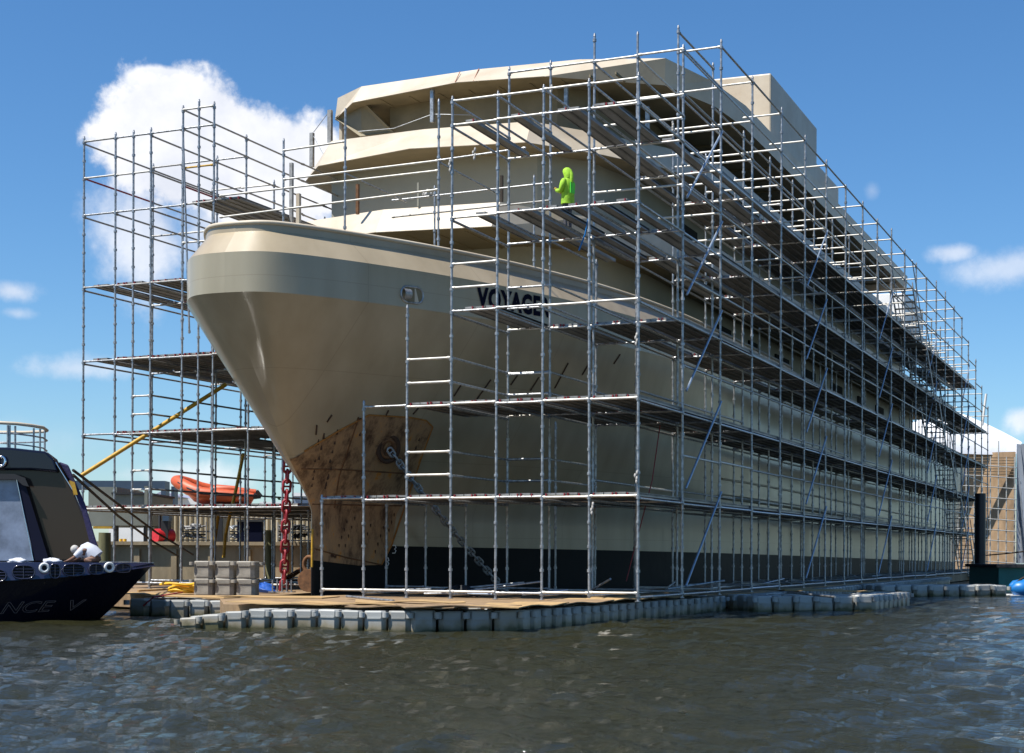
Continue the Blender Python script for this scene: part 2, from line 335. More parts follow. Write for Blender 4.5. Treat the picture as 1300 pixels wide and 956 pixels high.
# ------------------------------------------------------------------ water
def water():
    rng = np.random.RandomState(3)
    nr, na = 620, 420
    rr = 5.5*np.exp(np.linspace(0, math.log(4000/5.5), nr)); aa = np.linspace(R(-58), R(58), na)
    Rr, A = np.meshgrid(rr, aa, indexing='ij')
    fx_, fy = -sP, cP
    X = CAM.x+Rr*(np.cos(A)*fx_+np.sin(A)*cP); Y = CAM.y+Rr*(np.cos(A)*fy+np.sin(A)*sP)
    Z = np.zeros_like(X)
    for i in range(46):
        L_ = rng.uniform(.22,.6) if i < 30 else (rng.uniform(.6,1.1) if i < 42 else rng.uniform(1.4, 2.4))
        th = R(100)+rng.normal()*.62; k = 2*math.pi/L_
        Z += (.0075*L_**.62)*np.sin(k*(X*math.cos(th)+Y*math.sin(th))+rng.uniform(0,6.28)+.8*np.sin(.35*X+.22*Y+i))*np.clip(1.4-Rr*.011/L_,0,1)
    Z *= np.clip(1.15-Rr/160, .1, 1)
    # calmer in the lee of the pontoons
    V = np.stack([X.ravel(), Y.ravel(), Z.ravel()*1.0], 1)
    idx = np.arange(nr*na).reshape(nr, na)
    F = np.stack([idx[:-1,:-1].ravel(), idx[:-1,1:].ravel(), idx[1:,1:].ravel(), idx[1:,:-1].ravel()], 1)
    me = bpy.data.meshes.new('water'); me.vertices.add(len(V)); me.vertices.foreach_set('co', V.ravel())
    me.loops.add(F.size); me.loops.foreach_set('vertex_index', F.ravel().astype(np.int32))
    me.polygons.add(len(F)); me.polygons.foreach_set('loop_start', np.arange(0, F.size, 4, dtype=np.int32)); me.polygons.foreach_set('loop_total', np.full(len(F), 4, dtype=np.int32))
    me.polygons.foreach_set('use_smooth', np.ones(len(F), bool)); me.update(); me.validate()
    m = bpy.data.materials.new('harbour_water'); m.use_nodes = True; n_ = m.node_tree.nodes; l_ = m.node_tree.links; b = n_['Principled BSDF']
    b.inputs['Base Color'].default_value = (.023,.023,.010,1); b.inputs['Roughness'].default_value = .04; b.inputs['IOR'].default_value = 1.33
    g = n_.new('ShaderNodeNewGeometry'); mp = n_.new('ShaderNodeMapping'); mp.inputs['Rotation'].default_value = (0,0,R(-23)); mp.inputs['Scale'].default_value = (.55,1.1,1); l_.new(g.outputs['Position'], mp.inputs[0])
    t1 = n_.new('ShaderNodeTexNoise'); t1.inputs['Scale'].default_value = 7.5; t1.inputs['Detail'].default_value = 7; t1.inputs['Roughness'].default_value = .6; t1.inputs['Distortion'].default_value = .6; l_.new(mp.outputs[0], t1.inputs['Vector'])
    bp = n_.new('ShaderNodeBump'); bp.inputs['Strength'].default_value = 1.; bp.inputs['Distance'].default_value = .075; l_.new(t1.outputs['Fac'], bp.inputs['Height']); l_.new(bp.outputs[0], b.inputs['Normal'])
    me.materials.append(m)
    o = bpy.data.objects.new('water', me); C.objects.link(o); o.location.z = .07; tag(o, kind='structure')
water()

# ------------------------------------------------------------------ the ship
XC = -8.6
HEEL = .018
def hz(x): return -HEEL*(x-XC)
ship = thing('passenger_ship', 'large beige passenger ship under construction towering behind the scaffolding, its blunt bow to the left', 'ship', (XC, 0, 0))
def part(mb, name, m):
    o = mb.build(name, m); o.parent = ship; o.location = (-XC, 0, 0); return o
# sections: (y, half breadth) matched point by point from stem to stern
LOW = [(1.57,.0),(1.65,.07),(1.8,.15),(2.05,.28),(2.5,.5),(3.1,.82),(4.1,1.35),(5.6,2.1),(7.5,3.0),(9.8,3.9),(13,4.8),(17.5,5.5),(25,5.88),(40,5.9),(62,5.9),(72,5.5),(79,4.8)]
MID = [(.50,.0),(.56,.12),(.70,.24),(.95,.42),(1.4,.70),(2.1,1.08),(3.2,1.65),(4.9,2.45),(7.0,3.4),(9.4,4.25),(12.8,5.05),(17.5,5.6),(25,5.9),(40,5.9),(62,5.9),(72,5.6),(79,5.0)]
K2S = [(-2.07,.0),(-2.02,.55),(-1.82,1.0),(-1.4,1.42),(-.75,1.88),(.2,2.45),(1.6,3.18),(3.4,3.95),(5.6,4.65),(8.4,5.3),(12.3,5.75),(17.5,5.9),(25,5.9),(40,5.9),(62,5.9),(73,5.75),(80,5.3)]
def resamp(T, n):
    out = []
    m = len(T)
    for i in range(n):
        t = i/(n-1)*(m-1); k = min(int(t), m-2); f = t-k
        P = [T[max(k-1,0)], T[k], T[k+1], T[min(k+2,m-1)]]
        q = []
        for c_ in (0,1):
            a, b, c2, d = (p[c_] for p in P)
            q.append(.5*((2*b)+(-a+c2)*f+(2*a-5*b+4*c2-d)*f*f+(-a+3*b-3*c2+d)*f**3))
        out.append((q[0], max(q[1], 0)))
    out[0] = T[0]; return out
NS = 97
LOWr, MIDr, K2r = resamp(LOW, NS), resamp(MID, NS), resamp(K2S, NS)
def lerp2(A, B, f): return [(a[0]+(b[0]-a[0])*f, a[1]+(b[1]-a[1])*f) for a, b in zip(A, B)]
ZK2, ZK1, ZT = 6.98, 7.84, 8.52
def section(z):
    if z <= 2.4: 
        return LOWr
    if z <= 3.65: return lerp2(LOWr, MIDr, ((z-2.4)/1.25)**1.3)
    if z <= ZK2: return lerp2(MIDr, K2r, (z-3.65)/(ZK2-3.65))
    return K2r
def sheer(y, z): return z-.0085*(y-3)*min(max((z)/1.6,0),1) if z < 3 else z
def side(sec, z, sgn, off=0.): return [(XC+sgn*max(b+off,0), y, sheer(y, z)+hz(XC+sgn*b)*(z/8)) for y, b in sec]
def hullmesh(zs, name, m, dz=None):
    mb = MB()
    for sgn in (-1, 1):
        rows = []
        for z in zs:
            rows.append(side(section(z), z, sgn))
        if sgn > 0: rows = rows[::-1]
        mb.loft(rows, smooth=True)
    # transom
    pr = [side(section(z), z, 1)[-1] for z in zs]; pl = [side(section(z), z, -1)[-1] for z in zs]
    for i in range(len(zs)-1): mb.add([pr[i], pl[i], pl[i+1], pr[i+1]], [(0,3,2,1)])
    return part(mb, name, m)
ZB = 1.62
hull_zs = [ZB,1.9,2.2,2.4,2.7,3.0,3.3,3.65]+[3.65+(ZK2-3.65)*i/8 for i in range(1,9)]
hull = hullmesh(hull_zs, 'hull', M['hull'])
boot = hullmesh([-.6,0,.4,.8,1.2,ZB], 'boot_topping', M['black'])
# vertical knuckle band, leaning bevel, rim
def inset(sec, dy):   # pull a section inboard
    out = []
    for i, (y, b) in enumerate(sec):
        a = sec[max(i-1,0)]; c2 = sec[min(i+1,len(sec)-1)]
        t = Vector((c2[0]-a[0], c2[1]-a[1])).normalized(); n = Vector((t.y, -t.x)); # inboard-aft
        out.append((y+abs(n.x)*dy if n.x < 0 or True and i < 60 else y, b-abs(n.y)*dy))
    out[0] = (sec[0][0]+dy, 0.)
    return out
T1 = inset(K2r, .40); T1 = [(y, max(b, 0)) for y, b in T1]; T0 = inset(K2r, .40)
mb = MB()
K1r = K2r
for sgn in (-1,1):
    rows = [side(K2r, ZK2, sgn), side(K1r, ZK1, sgn)]
    mb.loft(rows if sgn < 0 else rows[::-1], smooth=True)
band = part(mb, 'knuckle_band', M['band_sky'])
mb = MB()
nb = 74
for sgn in (-1,1):
    rows = [side(K1r, ZK1, sgn)[:nb], side(T1, ZT-.17, sgn)[:nb]]
    mb.loft(rows if sgn < 0 else rows[::-1], smooth=True)
part(mb, 'bulwark_bevel', M['hull'])
mb = MB()
for sgn in (-1,1):
    ins = inset(K2r, .62)
    rows = [side(T1, ZT-.17, sgn)[:nb], side(T0, ZT+.01, sgn)[:nb]]
    mb.loft(rows if sgn < 0 else rows[::-1], smooth=True)
    rows = [side(T0, ZT+.01, sgn)[:nb], side(ins, ZT+.01, sgn)[:nb], side(ins, ZK1-.6, sgn)[:nb]]
    mb.loft(rows if sgn < 0 else rows[::-1], smooth=True)
part(mb, 'bulwark_rim', M['hull'])
pts = side(T1, ZT-.0, -1)[:nb][::-1]+side(T1, ZT-.0, 1)[1:nb]
part(MB().path([(x, y, z+.015) for x, y, z in pts], .05, 6), 'bulwark_capping', M['fascia'])
# foredeck and main deck
mb = MB(); dk = [(x, y) for x, y, z in side(inset(K2r,.3), 7, 1)]+[(x, y) for x, y, z in side(inset(K2r,.3), 7, -1)][::-1]
mb.prism([(x,y) for x,y in dk], 7.45, 7.5); part(mb, 'foredeck', M['soffit'])

# outline corners of the deck levels (as built: x, y); z from the level
def clos(front, xs, ye, taper=None):
    L_ = list(front); return L_+[(xs, ye), (2*XC-xs, ye)]
def skirt(name, bot, top, zb, zt, m, thick=.08, soff=True):
    """raked fascia running round a deck edge: bot/top are matching outlines"""
    n = len(bot); mb = MB()
    rows = [[(x, y, zb+hz(x)) for x, y in bot], [(x, y, zt+hz(x)) for x, y in top]]
    mb.loft(rows, closed=True)
    mb.add([(x, y, zt+hz(x)) for x, y in top], [tuple(range(n))])
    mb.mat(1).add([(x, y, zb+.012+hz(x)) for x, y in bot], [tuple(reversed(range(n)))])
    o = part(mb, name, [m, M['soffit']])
    for p in o.data.polygons: p.use_smooth = False
    return o
YE = 66
# deck A (first deck above the foredeck)
Abot = [(-14.45,10.6),(-13.9,8.75),(-10.34,7.84),(-6.95,8.11),(-5.37,11.0),(-4.2,13.4),(-3.0,16.4),(-2.9,YE+6),(-14.3,YE+6)][::1]
Atop = [(-14.3,11.0),(-13.9,9.25),(-10.39,8.39),(-6.89,8.55),(-5.2,11.2),(-4.1,13.8),(-3.0,16.8),(-2.9,YE+6),(-14.3,YE+6)]
A_ = skirt('lower_deck_edge', Abot, Atop, 10.3, 11.05, M['fascia'])
Bbot = [(-15.5,12.6),(-14.02,10.93),(-10.41,10.0),(-6.93,10.46),(-5.43,12.36),(-4.2,14.4),(-3.1,17.6),(-3.1,YE),(-14.1,YE)]
Btop = [(-14.6,13.2),(-13.69,11.16),(-10.4,10.9),(-7.07,11.16),(-5.6,13.1),(-4.3,15.2),(-3.25,18.0),(-3.1,YE),(-14.1,YE)]
B_ = skirt('bridge_deck_edge', Bbot, Btop, 13.15, 13.95, M['fascia'])
Cbot = [(-15.1,13.8),(-13.6,12.3),(-9.6,11.5),(-6.95,11.82),(-3.9,13.8),(-3.1,16.4),(-2.85,19),(-2.85,52),(-14.2,52)]
Ctop = [(-15.0,13.8),(-13.65,12.95),(-9.4,12.6),(-6.2,12.75),(-3.77,13.5),(-3.1,16.1),(-2.8,19),(-2.8,52),(-14.2,52)]
C_ = skirt('wheelhouse_roof', Cbot, Ctop, 15.42, 16.12, M['fascia'])
# deckhouse walls behind the fascias
def wallring(name, poly, z0, z1, m): 
    mb = MB(); rows = [[(x, y, z0+hz(x)) for x, y in poly], [(x, y, z1+hz(x)) for x, y in poly]]
    mb.loft(rows, closed=True); return part(mb, name, m)
wallring('foredeck_house', [(-13.2,12.2),(-10.6,10.9),(-7.0,11.0),(-5.6,12.6),(-5.3,16.5),(-5.3,70),(-13.2,70)], 7.5, 10.5, M['wall'])
wallring('forward_lounge', [(-13.4,15.5),(at(421,250,y=12.25).x,12.25),(-10.41,11.35),(-7.1,11.7),(-6.0,13.1),(-5.4,16.2),(-5.3,18.5),(-5.3,YE),(-12.9,YE)], 10.95, 13.35, M['wall'])
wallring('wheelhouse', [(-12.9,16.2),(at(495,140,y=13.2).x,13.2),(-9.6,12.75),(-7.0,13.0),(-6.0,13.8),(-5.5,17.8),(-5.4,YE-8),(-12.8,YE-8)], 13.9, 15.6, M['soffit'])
# soffit beams under each overhang
def beams(name, ya, yb, xs, z, dx=.0):
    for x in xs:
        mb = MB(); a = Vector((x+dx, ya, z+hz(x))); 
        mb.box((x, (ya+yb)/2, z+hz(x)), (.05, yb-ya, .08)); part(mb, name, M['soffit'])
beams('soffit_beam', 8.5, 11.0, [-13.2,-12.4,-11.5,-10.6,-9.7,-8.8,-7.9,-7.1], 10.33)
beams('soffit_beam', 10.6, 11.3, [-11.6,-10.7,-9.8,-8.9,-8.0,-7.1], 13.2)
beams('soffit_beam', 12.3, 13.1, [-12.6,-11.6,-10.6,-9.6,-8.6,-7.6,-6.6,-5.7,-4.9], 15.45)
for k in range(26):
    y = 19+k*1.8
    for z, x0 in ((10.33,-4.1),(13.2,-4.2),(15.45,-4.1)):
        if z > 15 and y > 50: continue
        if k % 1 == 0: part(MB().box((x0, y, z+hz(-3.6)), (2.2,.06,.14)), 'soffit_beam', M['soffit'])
# wing walls and stanchions of the wheelhouse deck
q4 = [at(425,150,y=13.75), at(457,173,y=12.9), at(500,168,y=12.7), at(456,124,y=12.7)]
mbw = MB(); mbw.add(q4+[p+Vector((.02,.07,0)) for p in q4], [(0,1,2,3),(7,6,5,4),(0,4,5,1),(1,5,6,2),(2,6,7,3),(3,7,4,0)]); part(mbw, 'wing_panel', M['soffit'])
for pa, pb in (((608,87,12.58),(601,103,11.62)),((584,91,12.58),(578,104,11.62))):
    part(MB().path([at(pa[0],pa[1],y=pa[2]-.03), at(pb[0],pb[1],y=pb[2]-.03)], .014, 5), 'weld_mark', M['rustedge2'])
part(MB().prism([(-15.0,13.9),(-14.9,13.9),(-12.7,16.2),(-12.8,16.2)], lambda x,y: 13.9+hz(x), lambda x,y: 15.5+hz(x)), 'wing_screen', M['fascia'])
for px, py0, py1, yy in ((549,110,158,11.9),(719,106,150,12.6),(822,133,172,14.2)):
    a = at(px, py1, y=yy); b = at(px, py0, y=yy)
    part(MB().box(((a.x+b.x)/2, yy, (a.z+b.z)/2), (.11,.11,b.z-a.z-.12)), 'stanchion', M['galv'])
# side openings in the main deckhouse
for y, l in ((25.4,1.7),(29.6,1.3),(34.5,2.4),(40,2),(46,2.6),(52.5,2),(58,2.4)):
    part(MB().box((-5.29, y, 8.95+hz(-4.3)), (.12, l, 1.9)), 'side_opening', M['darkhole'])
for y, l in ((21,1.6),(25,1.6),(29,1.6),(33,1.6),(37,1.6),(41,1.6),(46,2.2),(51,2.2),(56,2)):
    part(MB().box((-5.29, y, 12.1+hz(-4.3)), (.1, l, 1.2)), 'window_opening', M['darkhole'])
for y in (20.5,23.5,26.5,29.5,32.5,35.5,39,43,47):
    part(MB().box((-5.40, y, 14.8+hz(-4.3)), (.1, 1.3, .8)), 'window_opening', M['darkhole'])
# funnel casing on the roof and lower structure aft of it
def casing(name, x0, x1, y0, y1, z0, z1, m):
    o = part(MB().prism([(x0,y0),(x1,y0),(x1,y1),(x0,y1)], lambda x,y: z0+hz(x), lambda x,y: z1+hz(x)), name, m); bevel(o, .06, 2); return o
casing('funnel_casing', -13.6, -3.45, 25.0, 32.8, 16.0, 19.0, M['fascia'])
casing('aft_casing', -13.0, -3.6, 32.9, 38, 16.0, 17.75, M['fascia'])
casing('aft_house', -13.4, -3.9, YE-7.9, YE-1, 13.95, 16.3, M['whitep'])
# rubbing strakes
for y0_, y1_, z in ((17,44,3.2),(46,58,3.1),(17,60,3.75)):
    r = .09 if z < 3.5 else .035
    n = 14; pts = []
    dg = BVHTree.FromPolygons([tuple(v.co) for v in hull.data.vertices], [tuple(p.vertices) for p in hull.data.polygons])
    for i in range(n+1):
        y = y0_+(y1_-y0_)*i/n; zz = z-.0085*(y-24); h = dg.ray_cast(Vector((5,y,zz)), Vector((-1,0,0)))[0]
        if h: pts.append(h+Vector((.02,0,0)))
    part(MB().path(pts, r, 8), 'rubbing_strake', M['hull'])
# scratched rusty plate at the forefoot: a sheet following the hull, cut to its outline
allm = bmesh.new()
for o in (boot, hull): allm.from_mesh(o.data)
allm.verts.ensure_lookup_table()
bv = BVHTree.FromBMesh(allm)
def hit(px, py):
    h = bv.ray_cast(CAM, ray(px, py).normalized())
    return h[0]
poly = []
for p in ((391,571),(430,547),(468,527),(520,530),(541,534),(549,542),(521,622),(497,692),(484,717),(455,718),(404,712)):
    h = hit(*p)
    if h is not None: poly.append((h.y, h.z))
def clip_patch(polyyz, off, name, m, ext_stem=True):
    b = bmesh.new(); 
    for o in (boot, hull): b.from_mesh(o.data)
    bmesh.ops.delete(b, geom=[v for v in b.verts if v.co.x < XC-.001 and False], context='VERTS')
    cy = sum(p[0] for p in polyyz)/len(polyyz); cz = sum(p[1] for p in polyyz)/len(polyyz)
    bmesh.ops.delete(b, geom=[f for f in b.faces if f.calc_center_median().x < XC], context='FACES')
    n = len(polyyz)
    for i in range(n):
        (ya, za), (yb, zb) = polyyz[i], polyyz[(i+1)%n]
        if ext_stem and i == n-1: continue
        nrm = Vector((0, zb-za, -(yb-ya))).normalized()
        if nrm.dot(Vector((0, cy-ya, cz-za))) > 0: nrm = -nrm
        bmesh.ops.bisect_plane(b, geom=b.verts[:]+b.edges[:]+b.faces[:], plane_co=(0,ya,za), plane_no=nrm, clear_outer=True)
    bmesh.ops.recalc_face_normals(b, faces=b.faces)
    b.normal_update()
    if b.faces:
        avg = sum((f.normal.x for f in b.faces))
        if avg < 0: bmesh.ops.reverse_faces(b, faces=b.faces); b.normal_update()
    for v in b.verts: v.co += v.normal*off
    me = bpy.data.meshes.new(name); b.to_mesh(me); b.free(); me.materials.append(m)
    o = bpy.data.objects.new(name, me); C.objects.link(o); o.parent = ship; o.location = (-XC,0,0)
    for p in me.polygons: p.use_smooth = True
    return o
patch = clip_patch(poly, .018, 'rusty_forefoot_plate', M['rust'])
M['rustedge'] = mat('orange_rust', (.42,.17,.03), .8, var=.4, vscale=6)
# seams, marks and hawse pipe on the plate
def weld(pts, r, m, name):
    q = []
    for a, b in zip(pts[:-1], pts[1:]):
        for t in np.linspace(0, 1, 6, endpoint=False): 
            h = hit(a[0]+(b[0]-a[0])*t, a[1]+(b[1]-a[1])*t)
            if h is not None: q.append(h)
    h = hit(*pts[-1]); 
    if h is not None: q.append(h)
    if len(q) > 2: part(MB().path([p+Vector((.012,-.012,0)) for p in q], r, 5), name, m)
weld([(382,595),(432,596),(515,601)], .022, M['rustsolid'], 'weld_seam')
weld([(455,530),(430,605),(424,645)], .022, M['rustsolid'], 'weld_seam')
weld([(386,573),(430,547),(468,527),(520,530),(541,534),(549,542),(535,580),(521,622),(497,692),(484,717)], .022, M['rustedge'], 'rust_edge')
for sc_pts in (((605,507),(623,482)),((576,503),(585,489)),((648,489),(657,476)),((673,496),(684,479)),((704,493),(721,461)),((739,476),(747,462)),((779,462),(787,450)),((415,536),(421,527)),((401,552),(402,540)),((524,526),(531,518)),((489,529),(493,521)),((452,536),(458,531))):
    weld(list(sc_pts), .02, M['rustscar'], 'scrape_mark')
part(MB().path([(XC+.02,1.56,2.0),(XC+.02,1.55,1.3),(XC+.02,1.55,1.1)], .028, 6), 'draught_strip', M['yellow'])
weld([(396,640),(510,642)], .02, M['rustsolid'], 'weld_seam')
weld([(400,697),(440,708),(484,717)], .02, M['rustsolid'], 'weld_seam')
for cx_, cy_, dx_, dy_, n in ((411,553,-6,26,3),(404,561,-4,22,2),(428,548,-9,35,4),(420,592,-6,20,3),(399,596,-3,18,3),(416,604,-3,12,2),(440,664,-10,30,4),(450,660,-12,34,4),(470,668,-8,24,3),(486,672,-10,30,4),(500,655,-10,30,4),(412,655,-2,0,1),(420,707,6,2,5),(463,535,-6,14,2),(532,556,-4,10,2)):
    for i in range(n):
        f = i/max(n-1,1); h = hit(cx_+dx_*f, cy_+dy_*f)
        if h is not None: 
            mb = MB(); mb.tube(h+Vector((-.02,.02,-.06-.04*random.random())), h+Vector((.02,-.02,.05+.03*random.random())), .028, 5, r2=.018); part(mb, 'weld_scar', M['rustscar'])
hp = hit(492,569)
ax = Vector((.72,-.62,-.30)).normalized()
mb = MB(); q = ax.to_track_quat('Z','Y').to_matrix()
ring = [hp+ax*.05+q@Vector((math.cos(t)*.25, math.sin(t)*.31, 0)) for t in np.linspace(0, 2*math.pi, 25)[:-1]]
mb.path(ring, .06, 8, closed=True)
ring2 = [hp+ax*.05+q@Vector((math.cos(t)*.17, math.sin(t)*.21, 0)) for t in np.linspace(0, 2*math.pi, 25)[:-1]]
mb.mat(1).path(ring2, .05, 8, closed=True)
mb.mat(1).add([hp+ax*.03+q@Vector((math.cos(t)*.22, math.sin(t)*.27, 0)) for t in np.linspace(0, 2*math.pi, 25)[:-1]], [tuple(range(24))])
part(mb, 'hawse_pipe', [M['rustscar'], M['rustsolid']])
# round mooring opening in the knuckle band
bandbm = bmesh.new(); bandbm.from_mesh(band.data); bvb = BVHTree.FromBMesh(bandbm)
ho = bvb.ray_cast(CAM, ray(523,374.5).normalized())
if ho[0] is not None:
    h, nrm = ho[0], ho[1]; nrm = nrm if nrm.dot(CAM-h) > 0 else -nrm
    q = nrm.to_track_quat('Z','Y').to_matrix(); qx = Vector((0,0,1)).cross(nrm).normalized(); qz = Vector((0,0,1))
    P = lambda a, b, c_: h+qx*a+qz*b+nrm*c_
    oval = lambda rx_, rz_, c_: [P(math.copysign(max(0,rx_-rz_),math.cos(t))+rz_*math.cos(t), rz_*math.sin(t), c_) for t in np.linspace(0, 2*math.pi, 33)[:-1]]
    mb = MB(); mb.path(oval(.30,.18,.012), .025, 6, closed=True)
    mb.mat(1).add(oval(.28,.165,.012), [tuple(range(32))])
    mb.mat(0).loft([[P(-.27+.0*math.cos(t), .12*math.sin(t), .02+.12*math.cos(t)) for t in np.linspace(-1.5,1.5,9)], [P(-.08, .12*math.sin(t), .02+.12*math.cos(t)) for t in np.linspace(-1.5,1.5,9)]], smooth=True)
    mb.mat(2).add([P(.06,-.15,.018), P(.18,-.15,.018), P(.09,.15,.018), P(.06,.15,.018)], [(0,1,2,3)])
    part(mb, 'mooring_fairlead', [M['galv'], M['soffit'], M['fascia']])
# ship's name along the knuckle band
def lettering(word, p0, p1, hgt, m, tree, parent_fn):
    cu = bpy.data.curves.new('name', 'FONT'); cu.body = word; cu.size = 1; cu.offset = .05; cu.space_character = 1.12; cu.resolution_u = 3
    to = bpy.data.objects.new('tmp', cu); C.objects.link(to); dg = bpy.context.evaluated_depsgraph_get()
    me = bpy.data.meshes.new_from_object(to.evaluated_get(dg)); bpy.data.objects.remove(to)
    xs = [v.co.x for v in me.vertices]; ys = [v.co.y for v in me.vertices]; x0_, x1_, y0_, y1_ = min(xs), max(xs), min(ys), max(ys)
    for v in me.vertices:
        u = (v.co.x-x0_)/(x1_-x0_); t = (v.co.y-y0_)/(y1_-y0_)
        base = p0+(p1-p0)*u; z = base.z+t*hgt
        r_ = tree.ray_cast(Vector((base.x+4, base.y-3.0, z)), Vector((-.8,.6,0)).normalized())
        v.co = (r_[0]+Vector((.012,-.008,0))) if r_[0] is not None else Vector((base.x, base.y, z))
    me.materials.append(m); return me
def bh(px, py):
    r_ = bvb.ray_cast(CAM, ray(px,py).normalized()); return r_[0] if r_[0] is not None else at(px,py,x=-4.6)
a_, b_ = bh(605,390.5), bh(698,404)
me = lettering('VOYAGER', a_, b_, .50, M['letter'], bvb, None)
o = bpy.data.objects.new('ship_name', me); C.objects.link(o); o.parent = ship; o.location = (-XC,0,0)
# draft marks on the black paint
for px, py in ((499,697),(490,713)):
    h = hit(px, py)
    if h is not None:
        mb = MB(); mb.path([h+Vector((.02,-.02,0))+Vector((.7,.6,0))*a+Vector((0,0,b)) for a, b in ((-.03,.09),(.05,.09),(.07,.03),(.03,0),(.07,-.04),(.04,-.1),(-.03,-.1))], .012, 5); part(mb, 'draft_mark', M['whitep'])
# foredeck posts
for px, py0, py1, yy, wd, mm in ((379,246,290,5.0,.10,'fascia'),(370,207,290,6.5,.09,'galv2'),(454,234,272,8.2,.08,'rustsolid'),(531,232,262,8.4,.05,'wall'),(637,223,262,8.9,.07,'darkrope'),(419,140,183,12.6,.13,'galv2'),(396,169,212,12.8,.12,'galv2')):
    a = at(px, py1, y=yy); b = at(px, py0, y=yy)
    part(MB().box(((a.x+b.x)/2, yy, (a.z+b.z)/2), (wd,wd,b.z-a.z)), 'deck_post', M[mm])
part(MB().path([at(396,169,y=12.8)+Vector((0,0,.0)), at(411,197,y=12.6), ], .012, 4).path([at(419,140,y=12.6), at(398,168,y=12.8)], .012, 4).path([at(455,167,y=12.2),at(500,163,y=12.1),at(549,145,y=11.9),at(600,146,y=12.1)], .012, 4), 'guard_wire', M['chain'])

# ------------------------------------------------------------------ scaffolding
W_, LB, Z0 = 1.0575, 3.03, .62
def lev(i): return Z0+2*i
_cache = {}
def pole_mesh(h):
    h = round(h, 2)
    if h not in _cache:
        mb = MB(); mb.tube((0,0,0), (0,0,h), .0285, 8)
        mb.tube((0,0,0), (0,0,.012), .07, 6)
        z = .12
        while z < h-.02: mb.tube((0,0,z-.03), (0,0,z+.03), .046, 8); z += .5
        mb.tube((0,0,h-.02), (0,0,h+.05), .034, 8, r2=.018)
        _cache[h] = mb.mesh('standard', M['galv'])
    return _cache[h]
def tube_mesh(d, m='galv', r=.026):
    k = (round(d.x,2), round(d.y,2), round(d.z,2), m, r)
    if k not in _cache:
        mb = MB(); mb.tube((0,0,0), d, r, 8)
        e = d.normalized(); 
        if m != 'brace':
            mb.tube(e*.02, e*.08, r*1.35, 8); mb.tube(d-e*.08, d-e*.02, r*1.35, 8)
        _cache[k] = mb.mesh('tube', M[m])
    return _cache[k]
def deck_mesh(slots, horiz, ln, wd=W_, twist=0):
    k = ('deck', tuple(slots), horiz, round(ln,2), round(wd,2), twist)
    if k not in _cache:
        mb = MB(); rnd = random.Random(hash(k)&0xffff)
        n = 4; w = (wd-.08)/n
        for s in slots:
            a = .05+s*w+w/2; dz = rnd.uniform(0,.012)
            if horiz:   # planks run along y
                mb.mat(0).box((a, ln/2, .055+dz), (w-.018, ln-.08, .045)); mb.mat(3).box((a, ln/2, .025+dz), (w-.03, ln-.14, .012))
                for e in (-1,1): 
                    mb.mat(0).box((a+e*(w/2-.016), ln/2, .035+dz), (.014, ln-.1, .07))
                for yy in (.02, ln-.02):
                    for e in (-1,1):
                        if rnd.random() < .55: mb.mat(1).box((a+e*(w/2-.04), yy, .04+dz), (.022,.07,.06))
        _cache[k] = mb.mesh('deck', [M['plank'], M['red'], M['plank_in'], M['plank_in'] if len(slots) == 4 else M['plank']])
    return _cache[k]
tubem = lambda: random.choice(['galv','galv','galv2','white_tube'])
class Bay:
    n_parts = 0
    def __init__(s, label, loc, group): s.o = thing('scaffold_bay', label, 'scaffolding', loc, 0, group); s.loc = Vector(loc)
    def pole(s, x, y, ztop, zb=.47): inst('standard', pole_mesh(ztop-zb), s.o, Vector((x,y,zb))-s.loc, (random.gauss(0,.0012),random.gauss(0,.0012),0))
    def tube(s, a, b, name='ledger', m=None): 
        a = Vector(a); b = Vector(b); j = Vector((random.gauss(0,.006),random.gauss(0,.006),random.gauss(0,.01)))
        inst(name, tube_mesh(b-a, m or tubem()), s.o, a-s.loc+j)
    def deck(s, x, y, z, slots, ln=LB, wd=W_): inst('plank_deck', deck_mesh(slots, True, ln, wd), s.o, Vector((x,y,z))-s.loc)
PX = lambda k: -W_*k
PY = lambda j: LB*j
ordn = ['first','second','third','fourth','fifth','sixth','seventh','eighth','ninth','tenth','eleventh','twelfth','thirteenth','fourteenth','fifteenth','sixteenth','seventeenth','eighteenth','nineteenth','twentieth']
ALL = (0,1,2,3)
